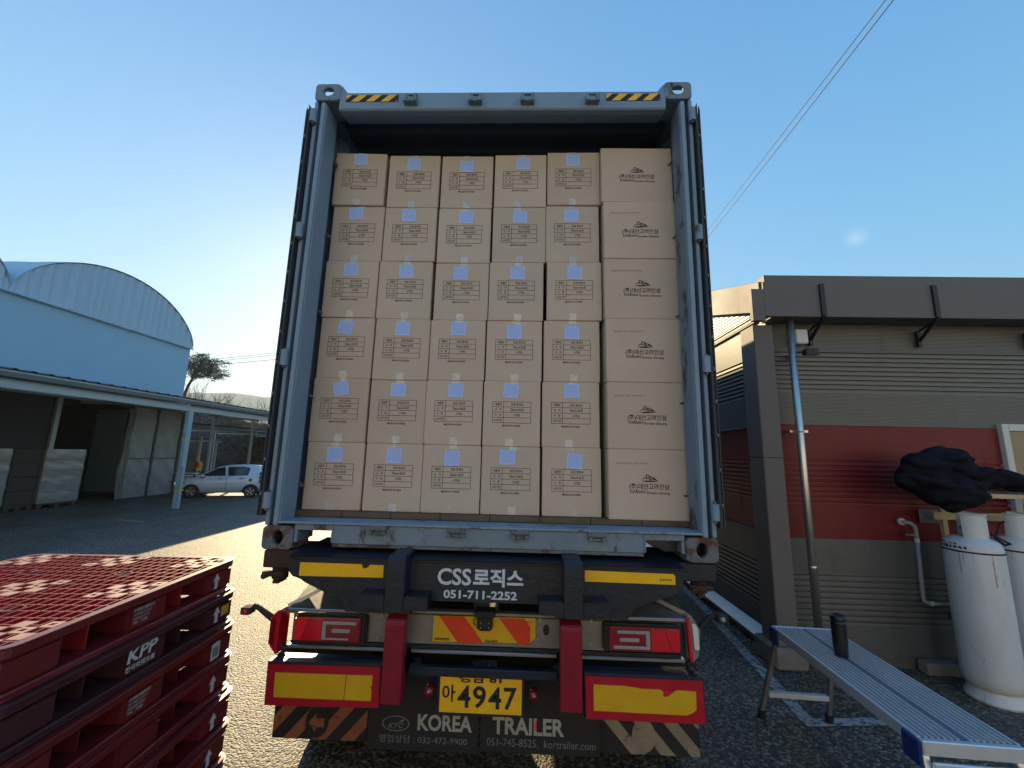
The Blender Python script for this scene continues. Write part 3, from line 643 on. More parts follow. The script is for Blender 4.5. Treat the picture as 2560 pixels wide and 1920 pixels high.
# tail lamps
for s_ in (-1, 1):
    xa, xb = (-.975, -.598) if s_ < 0 else (.606, .995); za, zb2 = (.905, 1.038) if s_ < 0 else (.915, 1.045)
    tl = part('tail_lamp', MB().box(xa, xb, -.035, -.0005, za, zb2), 'black_steel', tr, .008, seg=2)
    f = lambda u: xa + (xb - xa) * (u if s_ < 0 else 1 - u)       # u from the outer end
    g = lambda v: za + (zb2 - za) * v
    def bx(u0, u1, v0, v1, y0, y1): x0_, x1_ = sorted((f(u0), f(u1))); return MB().box(x0_, x1_, y0, y1, g(v0), g(v1))
    part('lens', bx(.03, .93, .08, .93, -.052, -.0355), 'lamp_dark_red', tl, .006, seg=2)
    m_ = MB(); m_.prism([(f(.04), g(.12)), (f(.13), g(.12)), (f(.22), g(.88)), (f(.04), g(.88))], 'y', -.0540, -.0525); part('bright_reflector', m_, 'lamp_bright' if s_ < 0 else 'lamp_red', tl)
    part('red_field', MB().prism([(f(.14), g(.12)), (f(.40), g(.12)), (f(.40), g(.88)), (f(.23), g(.88))], 'y', -.0538, -.0525), 'lamp_red', tl)
    cl = MB(); ua, ub = .42, .88
    for v0, v1, u1 in ((.70, .82, ub - (.05 if s_ > 0 else .0)), (.42, .56, ub - .08), (.16, .28, ub)):
        if s_ > 0 or v0 > .3:
            x0_, x1_ = sorted((f(ua + (.13 if v0 == .42 else 0)), f(u1))); cl.box(x0_, x1_, -.0565, -.0525, g(v0), g(v1))
        else:
            x0_, x1_ = sorted((f(ua), f(u1 - .1))); cl.box(x0_, x1_, -.0555, -.0525, g(v0), g(v1 - .05))
    x0_, x1_ = sorted((f(ua - .005), f(ua + .05))); cl.box(x0_, x1_, -.0575, -.0526, g(.16), g(.82)); part('clear_lens', cl, 'lamp_clear', tl, .003)
    # corner marker board and its brace
    mk = MB()
    if s_ < 0: mk.prism([(-1.092, 1.022), (-1.056, 1.056), (-1.044, 1.056), (-1.048, .842), (-1.086, .885)], 'y', -.05, .05)
    else: mk.prism([(1.018, 1.094), (1.056, 1.088), (1.098, 1.018), (1.086, .905), (1.055, .868), (1.026, .893)], 'y', -.02, .03)
    mo = part('marker_board', mk, 'lamp_red' if s_ < 0 else 'dull_steel', tr, .004)
    if s_ < 0: part('marker_lens', MB().box(-1.088, -1.063, -.056, -.0505, .895, 1.015), 'lamp_dark_red', mo)
    else:
        part('red_edge', MB().prism([(1.018, 1.092), (1.034, 1.090), (1.048, .872), (1.030, .893)], 'y', -.045, -.0205), 'lamp_red', mo, .003)
        part('white_tag', MB().prism([(1.052, 1.052), (1.070, 1.052), (1.082, 1.030), (1.086, .935), (1.072, .930), (1.060, .936)], 'y', -.028, -.0205), 'pvc_white', mo, .002)
    z = 1.06 if s_ < 0 else 1.09; x = s_ * 1.035
    part_split('brace', MB().tube([(x - s_ * .0, .0, z), (s_ * .84, .12, 1.155)], .014, 4).tube([(x, .0, z - .02), (s_ * .95, .22, .93)], .012, 4), 'bright_steel' if s_ < 0 else 'dull_steel', tr)
    part('lower_bracket', MB().tube([(s_ * 1.07, .0, .89), (s_ * 1.03, .0, .85), (s_ * 1.04, -.03, .832)], .013, 6), 'rubber', tr)
    am = MB()
    if s_ < 0: am.tube([(-1.085, .0, .985), (-1.12, -.01, 1.01), (-1.165, -.02, 1.045), (-1.185, -.02, 1.057), (-1.21, -.02, 1.060)], [.019, .017, .014, .013, .015], 8); am.box(-1.255, -1.205, -.055, .0, 1.027, 1.062)
    else: am.tube([(1.095, .02, .985), (1.12, .02, 1.03), (1.16, .02, 1.072), (1.20, .02, 1.078), (1.225, .02, 1.072)], [.019, .017, .014, .014, .016], 8); am.box(1.19, 1.245, -.01, .045, 1.052, 1.09)
    ao = part('marker_arm', am, 'rust_steel' if s_ < 0 else 'rubber', tr, .004)
    part('marker_bulb', MB().lathe([(0, -.064 if s_ < 0 else -.02), (.010, -.062 if s_ < 0 else -.018), (.013, -.055 if s_ < 0 else -.010)], (-1.231 if s_ < 0 else 1.216, 0, 1.044 if s_ < 0 else 1.072), 12, 'y'), 'lamp_bright' if s_ < 0 else 'lamp_clear', ao)
# chevron plate
ch = part('chevron_plate', MB().prism([(-.259, 1.043), (.267, 1.047), (.267, .953), (.236, .929), (-.26, .920)], 'y', -.012, -.0065), 'yellow_panel', tr)
cm = MB()
for a in (-.245, .065):
    p = clip([(a - .0, 1.06), (a + .13, 1.06), (a + .265, .90), (a + .135, .90)], -.259, .24, .921, 1.043)
    if len(p) > 2: cm.prism(p, 'y', -.0145, -.0125)
part('red_stripe', cm, 'chevron_red', ch)
cp = MB(); text_mb(cp, '화물공제조합', -.25, .928, -.172, .940, -.0150, .02, 1); text_mb(cp, '국토교통부', .008, .926, .075, .938, -.0150, .02, 1); text_mb(cp, 'hyunwoo', .205, 1.026, .255, 1.034, -.0150, 0, 1)
part('small_print', cp, 'ink', ch)
cb = part('rear_camera', MB().box(-.030, .048, -.045, -.0155, .998, 1.058).box(-.045, .06, -.06, .02, 1.058, 1.085).prism([(-.024, .998), (.042, .998), (.036, .99), (-.018, .99)], 'y', -.045, -.0155), 'rubber', tr, .003)
part_split('screws', MB().cyl((-.012, -.045, 1.006), (-.012, -.049, 1.006), .0035, 6).cyl((.030, -.045, 1.006), (.030, -.049, 1.006), .0035, 6).cyl((-.012, -.045, 1.028), (-.012, -.049, 1.028), .0035, 6).cyl((.030, -.045, 1.028), (.030, -.049, 1.028), .0035, 6), 'bright_steel', cb)
part('camera_cable', MB().tube([(-.03, -.03, 1.045), (-.048, -.035, 1.04), (-.05, -.035, 1.02), (-.035, -.03, 1.012)], .0025, 6), 'rubber', cb)
# under-run guard: cross bar and the two red framed reflector panels
part('cross_bar', MB().box(-.37, .381, -.04, .0, .770, .812), 'navy_steel', tr, .006)
part_split('guard_beam', MB().box(-1.04, -.475, -.035, .01, .70, .835).box(.49, 1.06, -.035, .01, .70, .84), 'navy_steel', tr, .005)
for s_ in (-1, 1):
    fr_ = [(-1.052, .826), (-.492, .832), (-.488, .654), (-1.046, .645)] if s_ < 0 else [(.506, .830), (1.063, .829), (1.068, .645), (.510, .646)]
    in_ = [(-1.010, .792), (-.526, .795), (-.526, .684), (-1.006, .683)] if s_ < 0 else [(.545, .796), (1.029, .793), (1.027, .683), (.545, .684)]
    edge = [(p[0] + .006 * (1 if p[0] > (.0 + s_ * .77) else -1), p[1] + (.012 if p[1] > .75 else -.004)) for p in fr_]
    gp = part('reflector_panel', MB().prism(edge, 'y', -.094, -.036), 'navy_steel', tr, .002)
    part('red_frame', MB().prism(fr_, 'y', -.0985, -.0945), 'red_reflector', gp)
    if s_ < 0:
        xs = -.655
        part('yellow_field', MB().prism([in_[0], (xs - .002, .7935), (xs - .006, .6838), in_[3]], 'y', -.1015, -.099), 'yellow_panel', gp)
        part('yellow_field', MB().prism([(xs + .002, .7935), in_[1], (-.526, .75), (-.536, .742), (-.526, .735), in_[2], (xs - .002, .6838)], 'y', -.1015, -.099), 'yellow_panel', gp)
    else:
        part('yellow_field', MB().prism([(.545, .796), (.70, .795), (.775, .786), (.86, .786), (.872, .781), (.876, .757), (.895, .757), (.935, .785), (.96, .786), (1.029, .783), (1.027, .705), (1.005, .690), (.98, .681), (.545, .684)], 'y', -.1015, -.099), 'yellow_panel', gp)
        part('torn_patch', MB().prism([(.874, .785), (.874, .763), (.895, .760), (.93, .784)], 'y', -.1025, -.1019), 'lamp_red', gp)
# number plate
np_ = part('number_plate', MB().box(-.222, .216, -.012, -.006, .590, .80), 'navy_steel', tr, .002)
part('plate_face', MB().box(-.209, .203, -.0155, -.0125, .601, .792), 'plate_yellow', np_, .003)
pl = MB(); text_mb(pl, '경남 81', -.115, .739, .10, .782, -.0172, .03, 3); text_mb(pl, '아', -.196, .650, -.130, .728, -.0172, .02, 3)
for k, c_ in enumerate('4947'): text_mb(pl, c_, -.118 + k * .077, .627 - k * .001, -.053 + k * .077, .727 - k * .001, -.0172, .018, 4)
part('plate_lettering', pl, 'ink', np_)
part('plate_lamp', MB().lathe([(0, -.05), (.02, -.045), (.024, -.01), (.024, 0)], (.262, 0, .70), 14, 'y'), 'lamp_dark_red', tr, smooth=True)
part('plate_lamp', MB().lathe([(0, -.05), (.02, -.045), (.024, -.01), (.024, 0)], (-.262, 0, .70), 14, 'y'), 'lamp_dark_red', tr, smooth=True)
# mud flaps
FY = .16
for s_ in (-1, 1):
    xa, xb = (-1.135, -.618) if s_ < 0 else (.612, 1.138)
    fl = part('mud_flap', MB().box(xa, xb, FY, FY + .012, .345, .80), 'flap_rubber', tr, .002)
    st = MB()
    for k in range(7):
        a = xa - .25 + k * .155
        pts = [(a, .345), (a + .075, .345), (a + .075 + .42, .80), (a + .42, .80)] if s_ < 0 else [(a + .42, .345), (a + .495, .345), (a + .075, .80), (a, .80)]
        p = clip(pts, xa + .004, xb - .004, .349, .65)
        if len(p) > 2: st.prism(p, 'y', FY - .003, FY - .0005)
    part('diagonal_stripe', st, 'flap_orange' if s_ < 0 else 'flap_cream', fl)
    cx = -.893 if s_ < 0 else .845
    part('round_emblem', MB().prism(circ(cx, .435, .062, .078, 24), 'y', FY - .006, FY - .0035), 'flap_rubber' if s_ < 0 else 'flap_cream', fl)
    if s_ < 0: part('arrow', MB().prism([(cx - .045, .43), (cx - .005, .475), (cx - .005, .452), (cx + .04, .452), (cx + .04, .41), (cx - .005, .41), (cx - .005, .388)], 'y', FY - .0085, FY - .0065), 'flap_orange', fl)
for s_ in (-1, 1):
    xa, xb = (-.598, -.02) if s_ < 0 else (-.010, .606)
    fl = part('mud_flap', MB().box(xa, xb, .10, .111, .352 if s_ < 0 else .362, .72), 'flap_rubber', tr, .002)
    t = MB(); t2 = MB()
    if s_ < 0:
        text_mb(t, 'KOREA', -.337, .448, -.052, .525, .098, .03, 3); text_mb(t2, '영업상담 : 032-472-9900', -.535, .388, -.075, .425, .098, 0, 2)
        n = 28; o_ = circ(-.452, .476, .072, .036, n); i_ = circ(-.452, .476, .067, .032, n); t2.add([(p[0], .098, p[1]) for p in o_ + i_], [(i, (i + 1) % n, n + (i + 1) % n, n + i) for i in range(n)])
        text_mb(t2, 'KTC', -.49, .455, -.415, .478, .098, .02, 2, shear=.3); t2.quad((-.44, .098, .482), (-.42, .098, .482), (-.405, .098, .495), (-.42, .098, .495))
    else:
        text_mb(t, 'TRAILER', .054, .448, .425, .528, .098, .03, 3); text_mb(t2, '051-745-8525,  kortrailer.com', .026, .388, .585, .430, .098, 0, 2)
    part('flap_lettering', t, 'pale_letter', fl); part('flap_small_print', t2, 'grey_letter', fl)
part('orange_strip', MB().box(.275, .283, .092, .0965, .475, .515), 'lamp_bright', tr)
part_split('fender', MB().box(-1.0, -.62, .30, .34, .60, 1.0).box(.62, 1.0, .30, .34, .60, 1.0), 'black_steel', tr)
for s_ in (-1, 1):
    for z in (.42, .66, .90): part('side_guard', MB().box(*sorted((s_ * 1.17, s_ * 1.20)), 4.4, 11.0, z, z + .17), 'bright_steel', tr, .004)
# chassis and wheels
part_split('frame_rail', MB().box(-.52, -.38, .28, 11.5, 1.06, 1.30).box(.38, .52, .28, 11.5, 1.06, 1.30).box(-.38, .38, .35, .45, 1.08, 1.28).box(-.38, .38, 3.0, 3.1, 1.08, 1.28), 'black_steel', tr)
wb = MB(); prof = [(.30, -.14), (.40, -.145), (.47, -.13), (.497, -.10), (.505, 0), (.497, .10), (.47, .13), (.40, .145), (.30, .14)]
def wheel_me(mb, x, y): mb.lathe(prof, (x, y, .505), 40, 'x')
for y in (.90, 2.22, 3.54):
    part('axle', MB().cyl((-1.0, y, .505), (1.0, y, .505), .07, 12), 'black_steel', tr)
    for s_ in (-1, 1):
        wm = MB(); wheel_me(wm, s_ * 1.10, y); wheel_me(wm, s_ * .79, y)
        wo = part('wheel', wm, 'tyre', tr, smooth=True)
        part('rim', MB().lathe([(.30, -.12), (.29, .0), (.14, .03), (.12, .10), (.0, .11)], (s_ * 1.10, y, .505), 24, 'x'), 'dull_steel', wo, smooth=True)
part_split('brake_chamber', MB().lathe([(0, -.12), (.09, -.10), (.10, 0), (.09, .1), (0, .12)], (.15, .75, .62), 16, 'y').lathe([(0, -.12), (.09, -.10), (.10, 0), (.09, .1), (0, .12)], (-.22, .75, .62), 16, 'y'), 'black_steel', tr, smooth=True)
part_split('undertray', MB().box(-.38, -.09, .30, .33, .60, 1.0).box(.06, .38, .30, .33, .60, 1.0), 'black_steel', tr)

# ================================================================== RIGHT-HAND BUILDING
wh = thing('warehouse_building', 'grey and dark red ribbed metal building to the right of the trailer', 'building', (4.5, 5, 0))
def panel_profile(z0, z1, g0, g1, ng=9):
    """(offset outwards, z): fine ribs, with a band of deep grooves between g0 and g1"""
    p = []; z = z0; rib = .0145
    while z < z1 - .003:
        if g0 <= z < g1:
            st = (g1 - g0) / ng
            p += [(0, z), (0, z + st * .47), (-.026, z + st * .58), (-.026, z + st * .93)]; z += st
        else:
            lim = g0 if z < g0 else z1; nn = max(1, round((lim - z) / rib)); st = (lim - z) / nn
            for _ in range(nn): p += [(0, z), (0, z + st * .55), (-.007, z + st * .65), (-.007, z + st * .95)]; z += st
    p += [(0, z1 - .006), (-.012, z1 - .004), (-.012, z1)]
    return p
def wall_panel(a, b, z0, z1, g0, g1, mat, front=True):
    pr_ = panel_profile(z0, z1, g0, g1); vs = []
    for (o, z) in pr_:
        if front: vs += [(a, 2.0 - o, z), (b, 2.0 - o, z)]
        else: vs += [(2.75 - o, b, z), (2.75 - o, a, z)]
    mb = MB().add(vs, [(2 * i, 2 * i + 1, 2 * i + 3, 2 * i + 2) for i in range(len(pr_) - 1)])
    return part('wall_panel', mb, mat, wh)
for z0, z1, g0, g1, mt in ((.0, 1.13, .35, .81, 'grey_cladding'), (1.13, 2.24, 1.45, 1.89, 'red_cladding'), (2.24, 3.45, 2.57, 3.01, 'grey_cladding')):
    if z0 == 1.13: wall_panel(2.80, 4.97, z0, z1, g0, g1, mt); wall_panel(6.2, 9.0, z0, z1, g0, g1, mt)
    else: wall_panel(2.80, 9.0, z0, z1, g0, g1, mt)
    wall_panel(1.99, 14.0, z0, z1, g0, g1, mt, False)
part('inner_wall', MB().box(2.79, 9.0, 2.03, 2.10, 0, 1.13).box(2.79, 9, 2.03, 2.1, 2.28, 3.7).box(2.79, 4.98, 2.03, 2.1, 1.131, 2.279).box(6.2, 9, 2.03, 2.1, 1.131, 2.279), 'grey_trim', wh)
part('roof', MB().prism([(2.03, 3.62), (8.0, 5.52), (14.0, 3.62), (14.0, 3.70), (8.0, 5.62), (2.03, 3.70)], 'x', 2.73, 9.0), 'grey_trim', wh)
part('parapet_cap', MB().box(2.655, 9.0, 1.79, 2.02, 3.69, 3.772), 'grey_trim', wh, .003)
part('front_fascia', MB().box(2.615, 9.0, 1.75, 1.80, 3.312, 3.678), 'grey_trim', wh, .003)
part('soffit', MB().box(2.70, 9.0, 1.801, 1.99, 3.312, 3.325), 'grey_trim', wh)
part('fascia_return', MB().box(2.49, 2.613, 1.745, 1.80, 3.262, 3.60), 'grey_trim', wh, .003)
# gable rising to the ridge behind
gw = MB().prism([(2.05, 3.452), (2.05, 3.60), (8.0, 5.50), (14.0, 3.6), (14.0, 3.452)], 'x', 2.735, 2.80); part('gable_wall', gw, 'grey_cladding', wh)
for k_ in range(26):
    z = 3.47 + k_ * .04; y0_ = 2.05 + max(0, (z - 3.60) / .3193); part('gable_rib', MB().box(2.726, 2.7345, y0_ + .02, 8.0, z, z + .022), 'grey_cladding', wh)
part('gable_fascia', MB().prism([(1.80, 3.37), (1.80, 3.70), (8.0, 5.68), (8.0, 5.33)], 'x', 2.60, 2.72), 'grey_trim', wh, .003)
part('gable_fascia', MB().prism([(14.2, 3.37), (14.2, 3.70), (8.002, 5.68), (8.002, 5.33)], 'x', 2.60, 2.72), 'grey_trim', wh, .003)
for z in (3.385, 2.235, 1.125): part('side_trim', MB().box(2.722, 2.745, 2.15, 14, z - .012, z + .012), 'grey_trim', wh)
part('corner_post', MB().box(2.555, 2.752, 1.88, 2.14, .19, 3.26), 'grey_trim', wh, .006, seg=2)
part('post_joint', MB().box(2.551, 2.756, 1.876, 2.144, 1.895, 1.903), 'black_bracket', wh)
part('post_footing', MB().box(2.50, 2.80, 1.84, 2.2, 0, .188), 'concrete', wh, .02)
part('base_flashing', MB().prism([(2.60, .10), (2.72, .16), (2.735, .16), (2.735, .145), (2.60, .085)], 'y', 2.2, 14.0), 'bright_steel', wh)
part('kerb', MB().box(2.64, 2.73, 2.2, 14, 0, .08), 'concrete', wh, .01)
for x in (3.19, 4.30, 5.40):
    b = MB().box(x - .022, x + .022, 1.728, 1.748, 3.32, 3.655)
    b.tube([(x, 1.738, 3.33), (x, 1.80, 3.27), (x, 1.975, 3.12)], .016, 4); b.box(x - .018, x + .018, 1.955, 1.985, 3.07, 3.24)
    b.tube([(x, 1.96, 3.235), (x, 1.80, 3.285)], .010, 4)
    part('awning_bracket', b, 'black_bracket', wh)
# downpipe
part('downpipe', MB().cyl((2.905, 1.84, .10), (2.905, 1.84, 3.30), .034, 18), 'stainless', wh, smooth=True)
part('pipe_clamp', MB().lathe([(.036, -.012), (.039, 0), (.036, .012)], (2.905, 1.84, 2.16), 18).box(2.945, 2.985, 1.84, 1.846, 2.148, 2.172).box(2.83, 2.866, 1.87, 1.99, 2.150, 2.170), 'stainless', wh)
part('pipe_clamp', MB().lathe([(.036, -.012), (.039, 0), (.036, .012)], (2.905, 1.84, .9), 18), 'stainless', wh)
solo('junction_box', MB().box(3.00, 3.125, 1.90, 1.985, 3.075, 3.225), 'pvc_white', 'small white junction box high on the wall beside the steel downpipe', 'junction box', (3.06, 1.98, 3.15), bevel=.008, seg=2)
fl = thing('floodlight', 'small black floodlight on the wall below the white junction box', 'lamp', (3.0, 1.98, 2.95))
part('head', MB().prism([(1.76, 2.915), (1.76, 2.985), (1.83, 2.975), (1.83, 2.925)], 'x', 2.99, 3.115), 'black_bracket', fl, .004)
part('arm', MB().tube([(2.985, 1.975, 2.95), (2.95, 1.92, 2.955), (2.96, 1.83, 2.96), (3.0, 1.80, 2.952)], .009, 6).cyl((2.985, 1.985, 2.95), (2.985, 1.965, 2.95), .028, 10), 'black_bracket', fl)
# window
wd = part('window', MB().box(4.97, 5.035, 1.955, 2.03, 1.0, 2.285).box(6.14, 6.2, 1.955, 2.03, 1.0, 2.285).box(5.036, 6.139, 1.955, 2.03, 2.215, 2.285).box(5.036, 6.139, 1.955, 2.03, 1.0, 1.06).box(5.56, 5.61, 1.965, 2.02, 1.061, 2.214), 'pvc_white', wh, .004)
part('pane', MB().box(5.036, 5.559, 1.99, 1.996, 1.061, 2.214), 'glass_dark', wd); part('pane', MB().box(5.611, 6.139, 1.99, 1.996, 1.061, 2.214), 'glass_dark', wd)
part('blind_box', MB().box(5.037, 6.138, 2.0, 2.03, 2.12, 2.213), 'beige_board', wd)
# grey plastic pipe on the wall
pp = thing('water_pipe', 'grey plastic drain pipe bent out of the red wall left of the gas cylinders', 'pipe', (3.95, 1.95, .6))
part('pipe', MB().tube([(3.885, 1.99, 1.312), (3.885, 1.94, 1.312), (3.93, 1.93, 1.305), (3.962, 1.93, 1.275), (3.968, 1.93, 1.20), (3.952, 1.93, .66), (3.955, 1.93, .61), (3.985, 1.93, .588), (4.03, 1.93, .586), (4.4, 1.93, .592)], .017, 10), 'pvc_grey', pp, smooth=True)
part('collar', MB().cyl((3.885, 1.99, 1.312), (3.885, 1.965, 1.312), .033, 14), 'pvc_white', pp); part('collar', MB().cyl((3.967, 1.93, 1.13), (3.968, 1.93, 1.165), .021, 10), 'pvc_white', pp); part('collar', MB().cyl((4.0, 1.93, .587), (4.035, 1.93, .587), .021, 10), 'pvc_white', pp)
part('wall_clip', MB().box(3.85, 3.965, 1.905, 1.912, 1.195, 1.21), 'bright_steel', pp)
label_mat('sign_paper', (.22, .225, .23), (.06, .06, .06), 7)
solo('notice_plate', MB().box(4.055, 4.235, 1.965, 1.972, 1.31, 1.432), 'sign_paper', 'small grey notice plate with lines of print on the wall below the dark jacket', 'sign', (4.14, 1.97, 1.37))
solo('skirting_block', MB().box(3.85, 4.3, 1.86, 1.97, .0, .10), 'concrete', 'low concrete block at the foot of the wall behind the cylinders', 'block', (4.1, 1.9, 0), bevel=.01)

# ================================================================== GAS CYLINDERS
def cylinder(name, label, x, y, rz):
    t = thing(name, label, 'gas cylinder', (x, y, 0), rz, 'white gas cylinders by the wall')
    part('body', MB().lathe([(.0, .075), (.12, .075), (.165, .10), (.183, .14), (.186, .20), (.186, .60), (.1865, .61), (.186, .62), (.186, 1.165), (.185, 1.17), (.180, 1.20), (.160, 1.235), (.11, 1.262), (.04, 1.27), (0, 1.27)], n=40), 'tank_white', t, smooth=True, world=False)
    part('foot_ring', MB().lathe([(.150, .10), (.170, .03), (.178, .022), (.178, .0), (.170, .0), (.165, .025), (.145, .10)], n=36), 'tank_white', t, smooth=True, world=False)
    part('weld_seam', MB().lathe([(.1865, 1.146), (.189, 1.150), (.189, 1.156), (.1865, 1.160)], n=40), 'rust_steel', t, world=False)
    for a_, z_, w_ in ((-168, 1.02, 1.5), (-120, .97, 2.2), (-112, 1.05, 1.2), (-60, .9, 2.5), (-95, 1.08, 1.0)):
        part('rust_streak', MB().lathe([(.1866, z_), (.1868, 1.145)], n=3, a0=R(a_ + 0), a1=R(a_ + w_)), 'tank_rust', t, world=False)
    g = MB().lathe([(.112, 1.235), (.112, 1.445), (.120, 1.455), (.120, 1.462), (.106, 1.462), (.106, 1.235)], n=26, a0=R(-115), a1=R(125))
    part('valve_guard', g, 'tank_white', t, world=False)
    part('valve', MB().cyl((0, 0, 1.265), (0, 0, 1.36), .018, 10).cyl((-.055, 0, 1.33), (.0, 0, 1.33), .013, 8).lathe([(0, 1.36), (.03, 1.362), (.032, 1.385), (0, 1.388)], n=12), 'dull_steel', t, world=False)
    return t
cy = cylinder('gas_cylinder', 'white gas cylinder with black stencilled numbers standing nearest the pipe', 4.06, 1.53, R(-42))
n_ = MB()
for s_, z, k0 in (('54-6844', 1.184, 0), ('검사 24', 1.214, 0)):
    for k, c in enumerate(s_):
        if c == ' ': continue
        a = R(-171 + k * 9.5 + 8); q = MB(); text_mb(q, c, -.012, 0, .012, .027, 0, .05, 1)
        rr = .1835 if z < 1.2 else .1735
        for f in q.f: pass
        M4 = Matrix.Rotation(a + R(90), 4, 'Z')
        tilt = -.22 if z < 1.2 else -.75
        n_.add([M4 @ Vector((v[0], -rr - .0012 + v[2] * math.sin(tilt), z - .012 + v[2] * math.cos(tilt))) for v in q.v], q.f)
part('stencilled_number', n_, 'ink', cy, world=False)
c2 = cylinder('gas_cylinder', 'plain white gas cylinder at the right picture edge behind the stencilled one', 4.56, 1.62, R(-60))
solo('gas_hose', MB().tube([(4.15, 1.50, 1.33), (4.22, 1.47, 1.27), (4.32, 1.47, 1.22), (4.33, 1.52, 1.20), (4.30, 1.56, 1.25), (4.4, 1.6, 1.36), (4.52, 1.62, 1.42)], .009, 8), 'rubber', 'black rubber gas hose looping between the two white cylinders', 'hose', (4.3, 1.5, 1.2), smooth=True)
# timber rack behind with a board on it
rk = thing('timber_rack', 'weathered beige wooden rack standing behind the gas cylinders', 'rack', (4.6, 1.75, 0))
part('top_board', MB().box(4.10, 5.5, 1.55, 1.80, 1.585, 1.625), 'beige_board', rk, .004)
for x in (4.14, 5.0): part('upright', MB().box(x, x + .045, 1.83, 1.87, 0, 1.584), 'beige_board', rk, .003)
part('cross_rail', MB().box(4.05, 5.5, 1.81, 1.829, 1.36, 1.43), 'beige_board', rk, .003)
part('cross_rail', MB().box(4.05, 5.5, 1.81, 1.829, .50, .56), 'brown_stack', rk, .003)

# padded jacket thrown over the rack: union of lumps, then creased
def jacket():
    bm = bmesh.new(); random.seed(21)
    cores = [((3.80, 1.60, 1.86), (.17, .13, .12)), ((3.98, 1.60, 1.93), (.17, .14, .10)), ((3.72, 1.62, 1.74), (.13, .12, .14)), ((3.86, 1.58, 1.68), (.16, .13, .17)), ((4.02, 1.55, 1.66), (.14, .12, .15)), ((4.15, 1.58, 1.79), (.17, .14, .09)),
             ((3.95, 1.53, 1.56), (.09, .08, .11)), ((4.35, 1.60, 1.76), (.17, .12, .07)), ((4.55, 1.6, 1.74), (.17, .12, .06)), ((4.75, 1.62, 1.72), (.17, .12, .06)), ((4.12, 1.6, 1.87), (.10, .11, .08))]
    lumps = list(cores)
    for c, r_ in cores:      # quilted baffles: short sausages laid over the cores at odd angles
        for _ in range(6):
            d = Vector((random.gauss(0, 1), -abs(random.gauss(0, 1)) - .2, random.gauss(0, 1))).normalized()
            lumps.append(((c[0] + d.x * r_[0] * .78, c[1] + d.y * r_[1] * .80, c[2] + d.z * r_[2] * .80), (random.uniform(.10, .17), random.uniform(.05, .065), random.uniform(.032, .048)), random.uniform(-.45, .35)))
    for lm_ in lumps:
        c, s_ = lm_[0], lm_[1]; an = lm_[2] if len(lm_) > 2 else 0
        r = bmesh.ops.create_icosphere(bm, subdivisions=2, radius=1); ca, sa = math.cos(an), math.sin(an)
        for v in r['verts']:
            x_, z_ = v.co.x * s_[0], v.co.z * s_[2]; v.co = Vector((c[0] + x_ * ca - z_ * sa, c[1] + v.co.y * s_[1], c[2] + x_ * sa + z_ * ca))
    me = bpy.data.meshes.new('jacket'); bm.to_mesh(me); bm.free()
    o = bpy.data.objects.new('jacket', me); col.objects.link(o)
    rm = o.modifiers.new('r', 'REMESH'); rm.mode = 'VOXEL'; rm.voxel_size = .011
    sm = o.modifiers.new('s', 'SMOOTH'); sm.iterations = 4
    dg = bpy.context.evaluated_depsgraph_get(); dg.update(); m2 = bpy.data.meshes.new_from_object(o.evaluated_get(dg)); bpy.data.objects.remove(o)
    from mathutils import noise
    nn = [v.normal.copy() for v in m2.vertices]
    for v, n in zip(m2.vertices, nn):
        p = v.co; w1 = noise.noise(p * 4.0); w2 = noise.noise(p * 9 + Vector((3, 1, 7)))
        q = abs(math.sin(p.z * 30 + p.x * 9 + 3.0 * w1)) ** .6
        f = abs(noise.noise(Vector((p.x * 14, p.y * 14, p.z * 26)) + Vector((w1, w1, w1)) * 2))
        v.co = p + n * (.003 * q + .012 * w1 + .008 * w2 - .04 * max(0, .12 - f))
    m2.polygons.foreach_set('use_smooth', [True] * len(m2.polygons)); return m2
jm = jacket(); jm.transform(Matrix.Translation((-4.1, -1.6, -1.7)))
jo = place('padded_jacket', jm, 'down_fabric'); jo.location = (4.1, 1.6, 1.7)
tag(jo, 'crumpled black padded jacket draped over the wooden rack by the wall', 'jacket')

# ================================================================== WORK PLATFORM AND TUMBLER
BT = .70
wp = thing('work_platform', 'low folding aluminium work platform with ribbed top at the lower right', 'work platform', (2.17, .36, 0), R(-3.4))
L_, Wp = 1.17, .40
def lx(x0, x1, y0, y1, z0, z1): return MB().box(x0, x1, y0, y1, z0, z1)
n = 15
for k in range(n):
    x0 = -Wp / 2 + .006 + k * (Wp - .012) / n; w_ = (Wp - .012) / n
    if k == 7: continue
    part('deck_rib', MB().prism([(x0, BT - .006), (x0 + .002, BT), (x0 + .009, BT), (x0 + .011, BT - .006)], 'y', -L_ / 2 + .004, L_ / 2 - .004), 'aluminium', wp, world=False)
part('deck_plank', MB().box(-Wp / 2 + .006, Wp / 2 - .006, -L_ / 2 + .003, L_ / 2 - .003, BT - .014, BT - .0062), 'deck_shade_grey', wp, world=False)
part('side_rail', lx(-Wp / 2 - .004, -Wp / 2 + .005, -L_ / 2, L_ / 2, BT - .055, BT), 'aluminium', wp, .002, world=False)
part('side_rail', lx(Wp / 2 - .005, Wp / 2 + .004, -L_ / 2, L_ / 2, BT - .055, BT), 'aluminium', wp, .002, world=False)
part('end_rail', lx(-Wp / 2 - .004, Wp / 2 + .004, -L_ / 2 - .028, -L_ / 2 - .0005, BT - .060, BT - .002), 'aluminium', wp, .004, world=False)
part('end_rail', lx(-Wp / 2 - .004, Wp / 2 + .004, L_ / 2 + .0005, L_ / 2 + .02, BT - .050, BT - .002), 'aluminium', wp, .004, world=False)
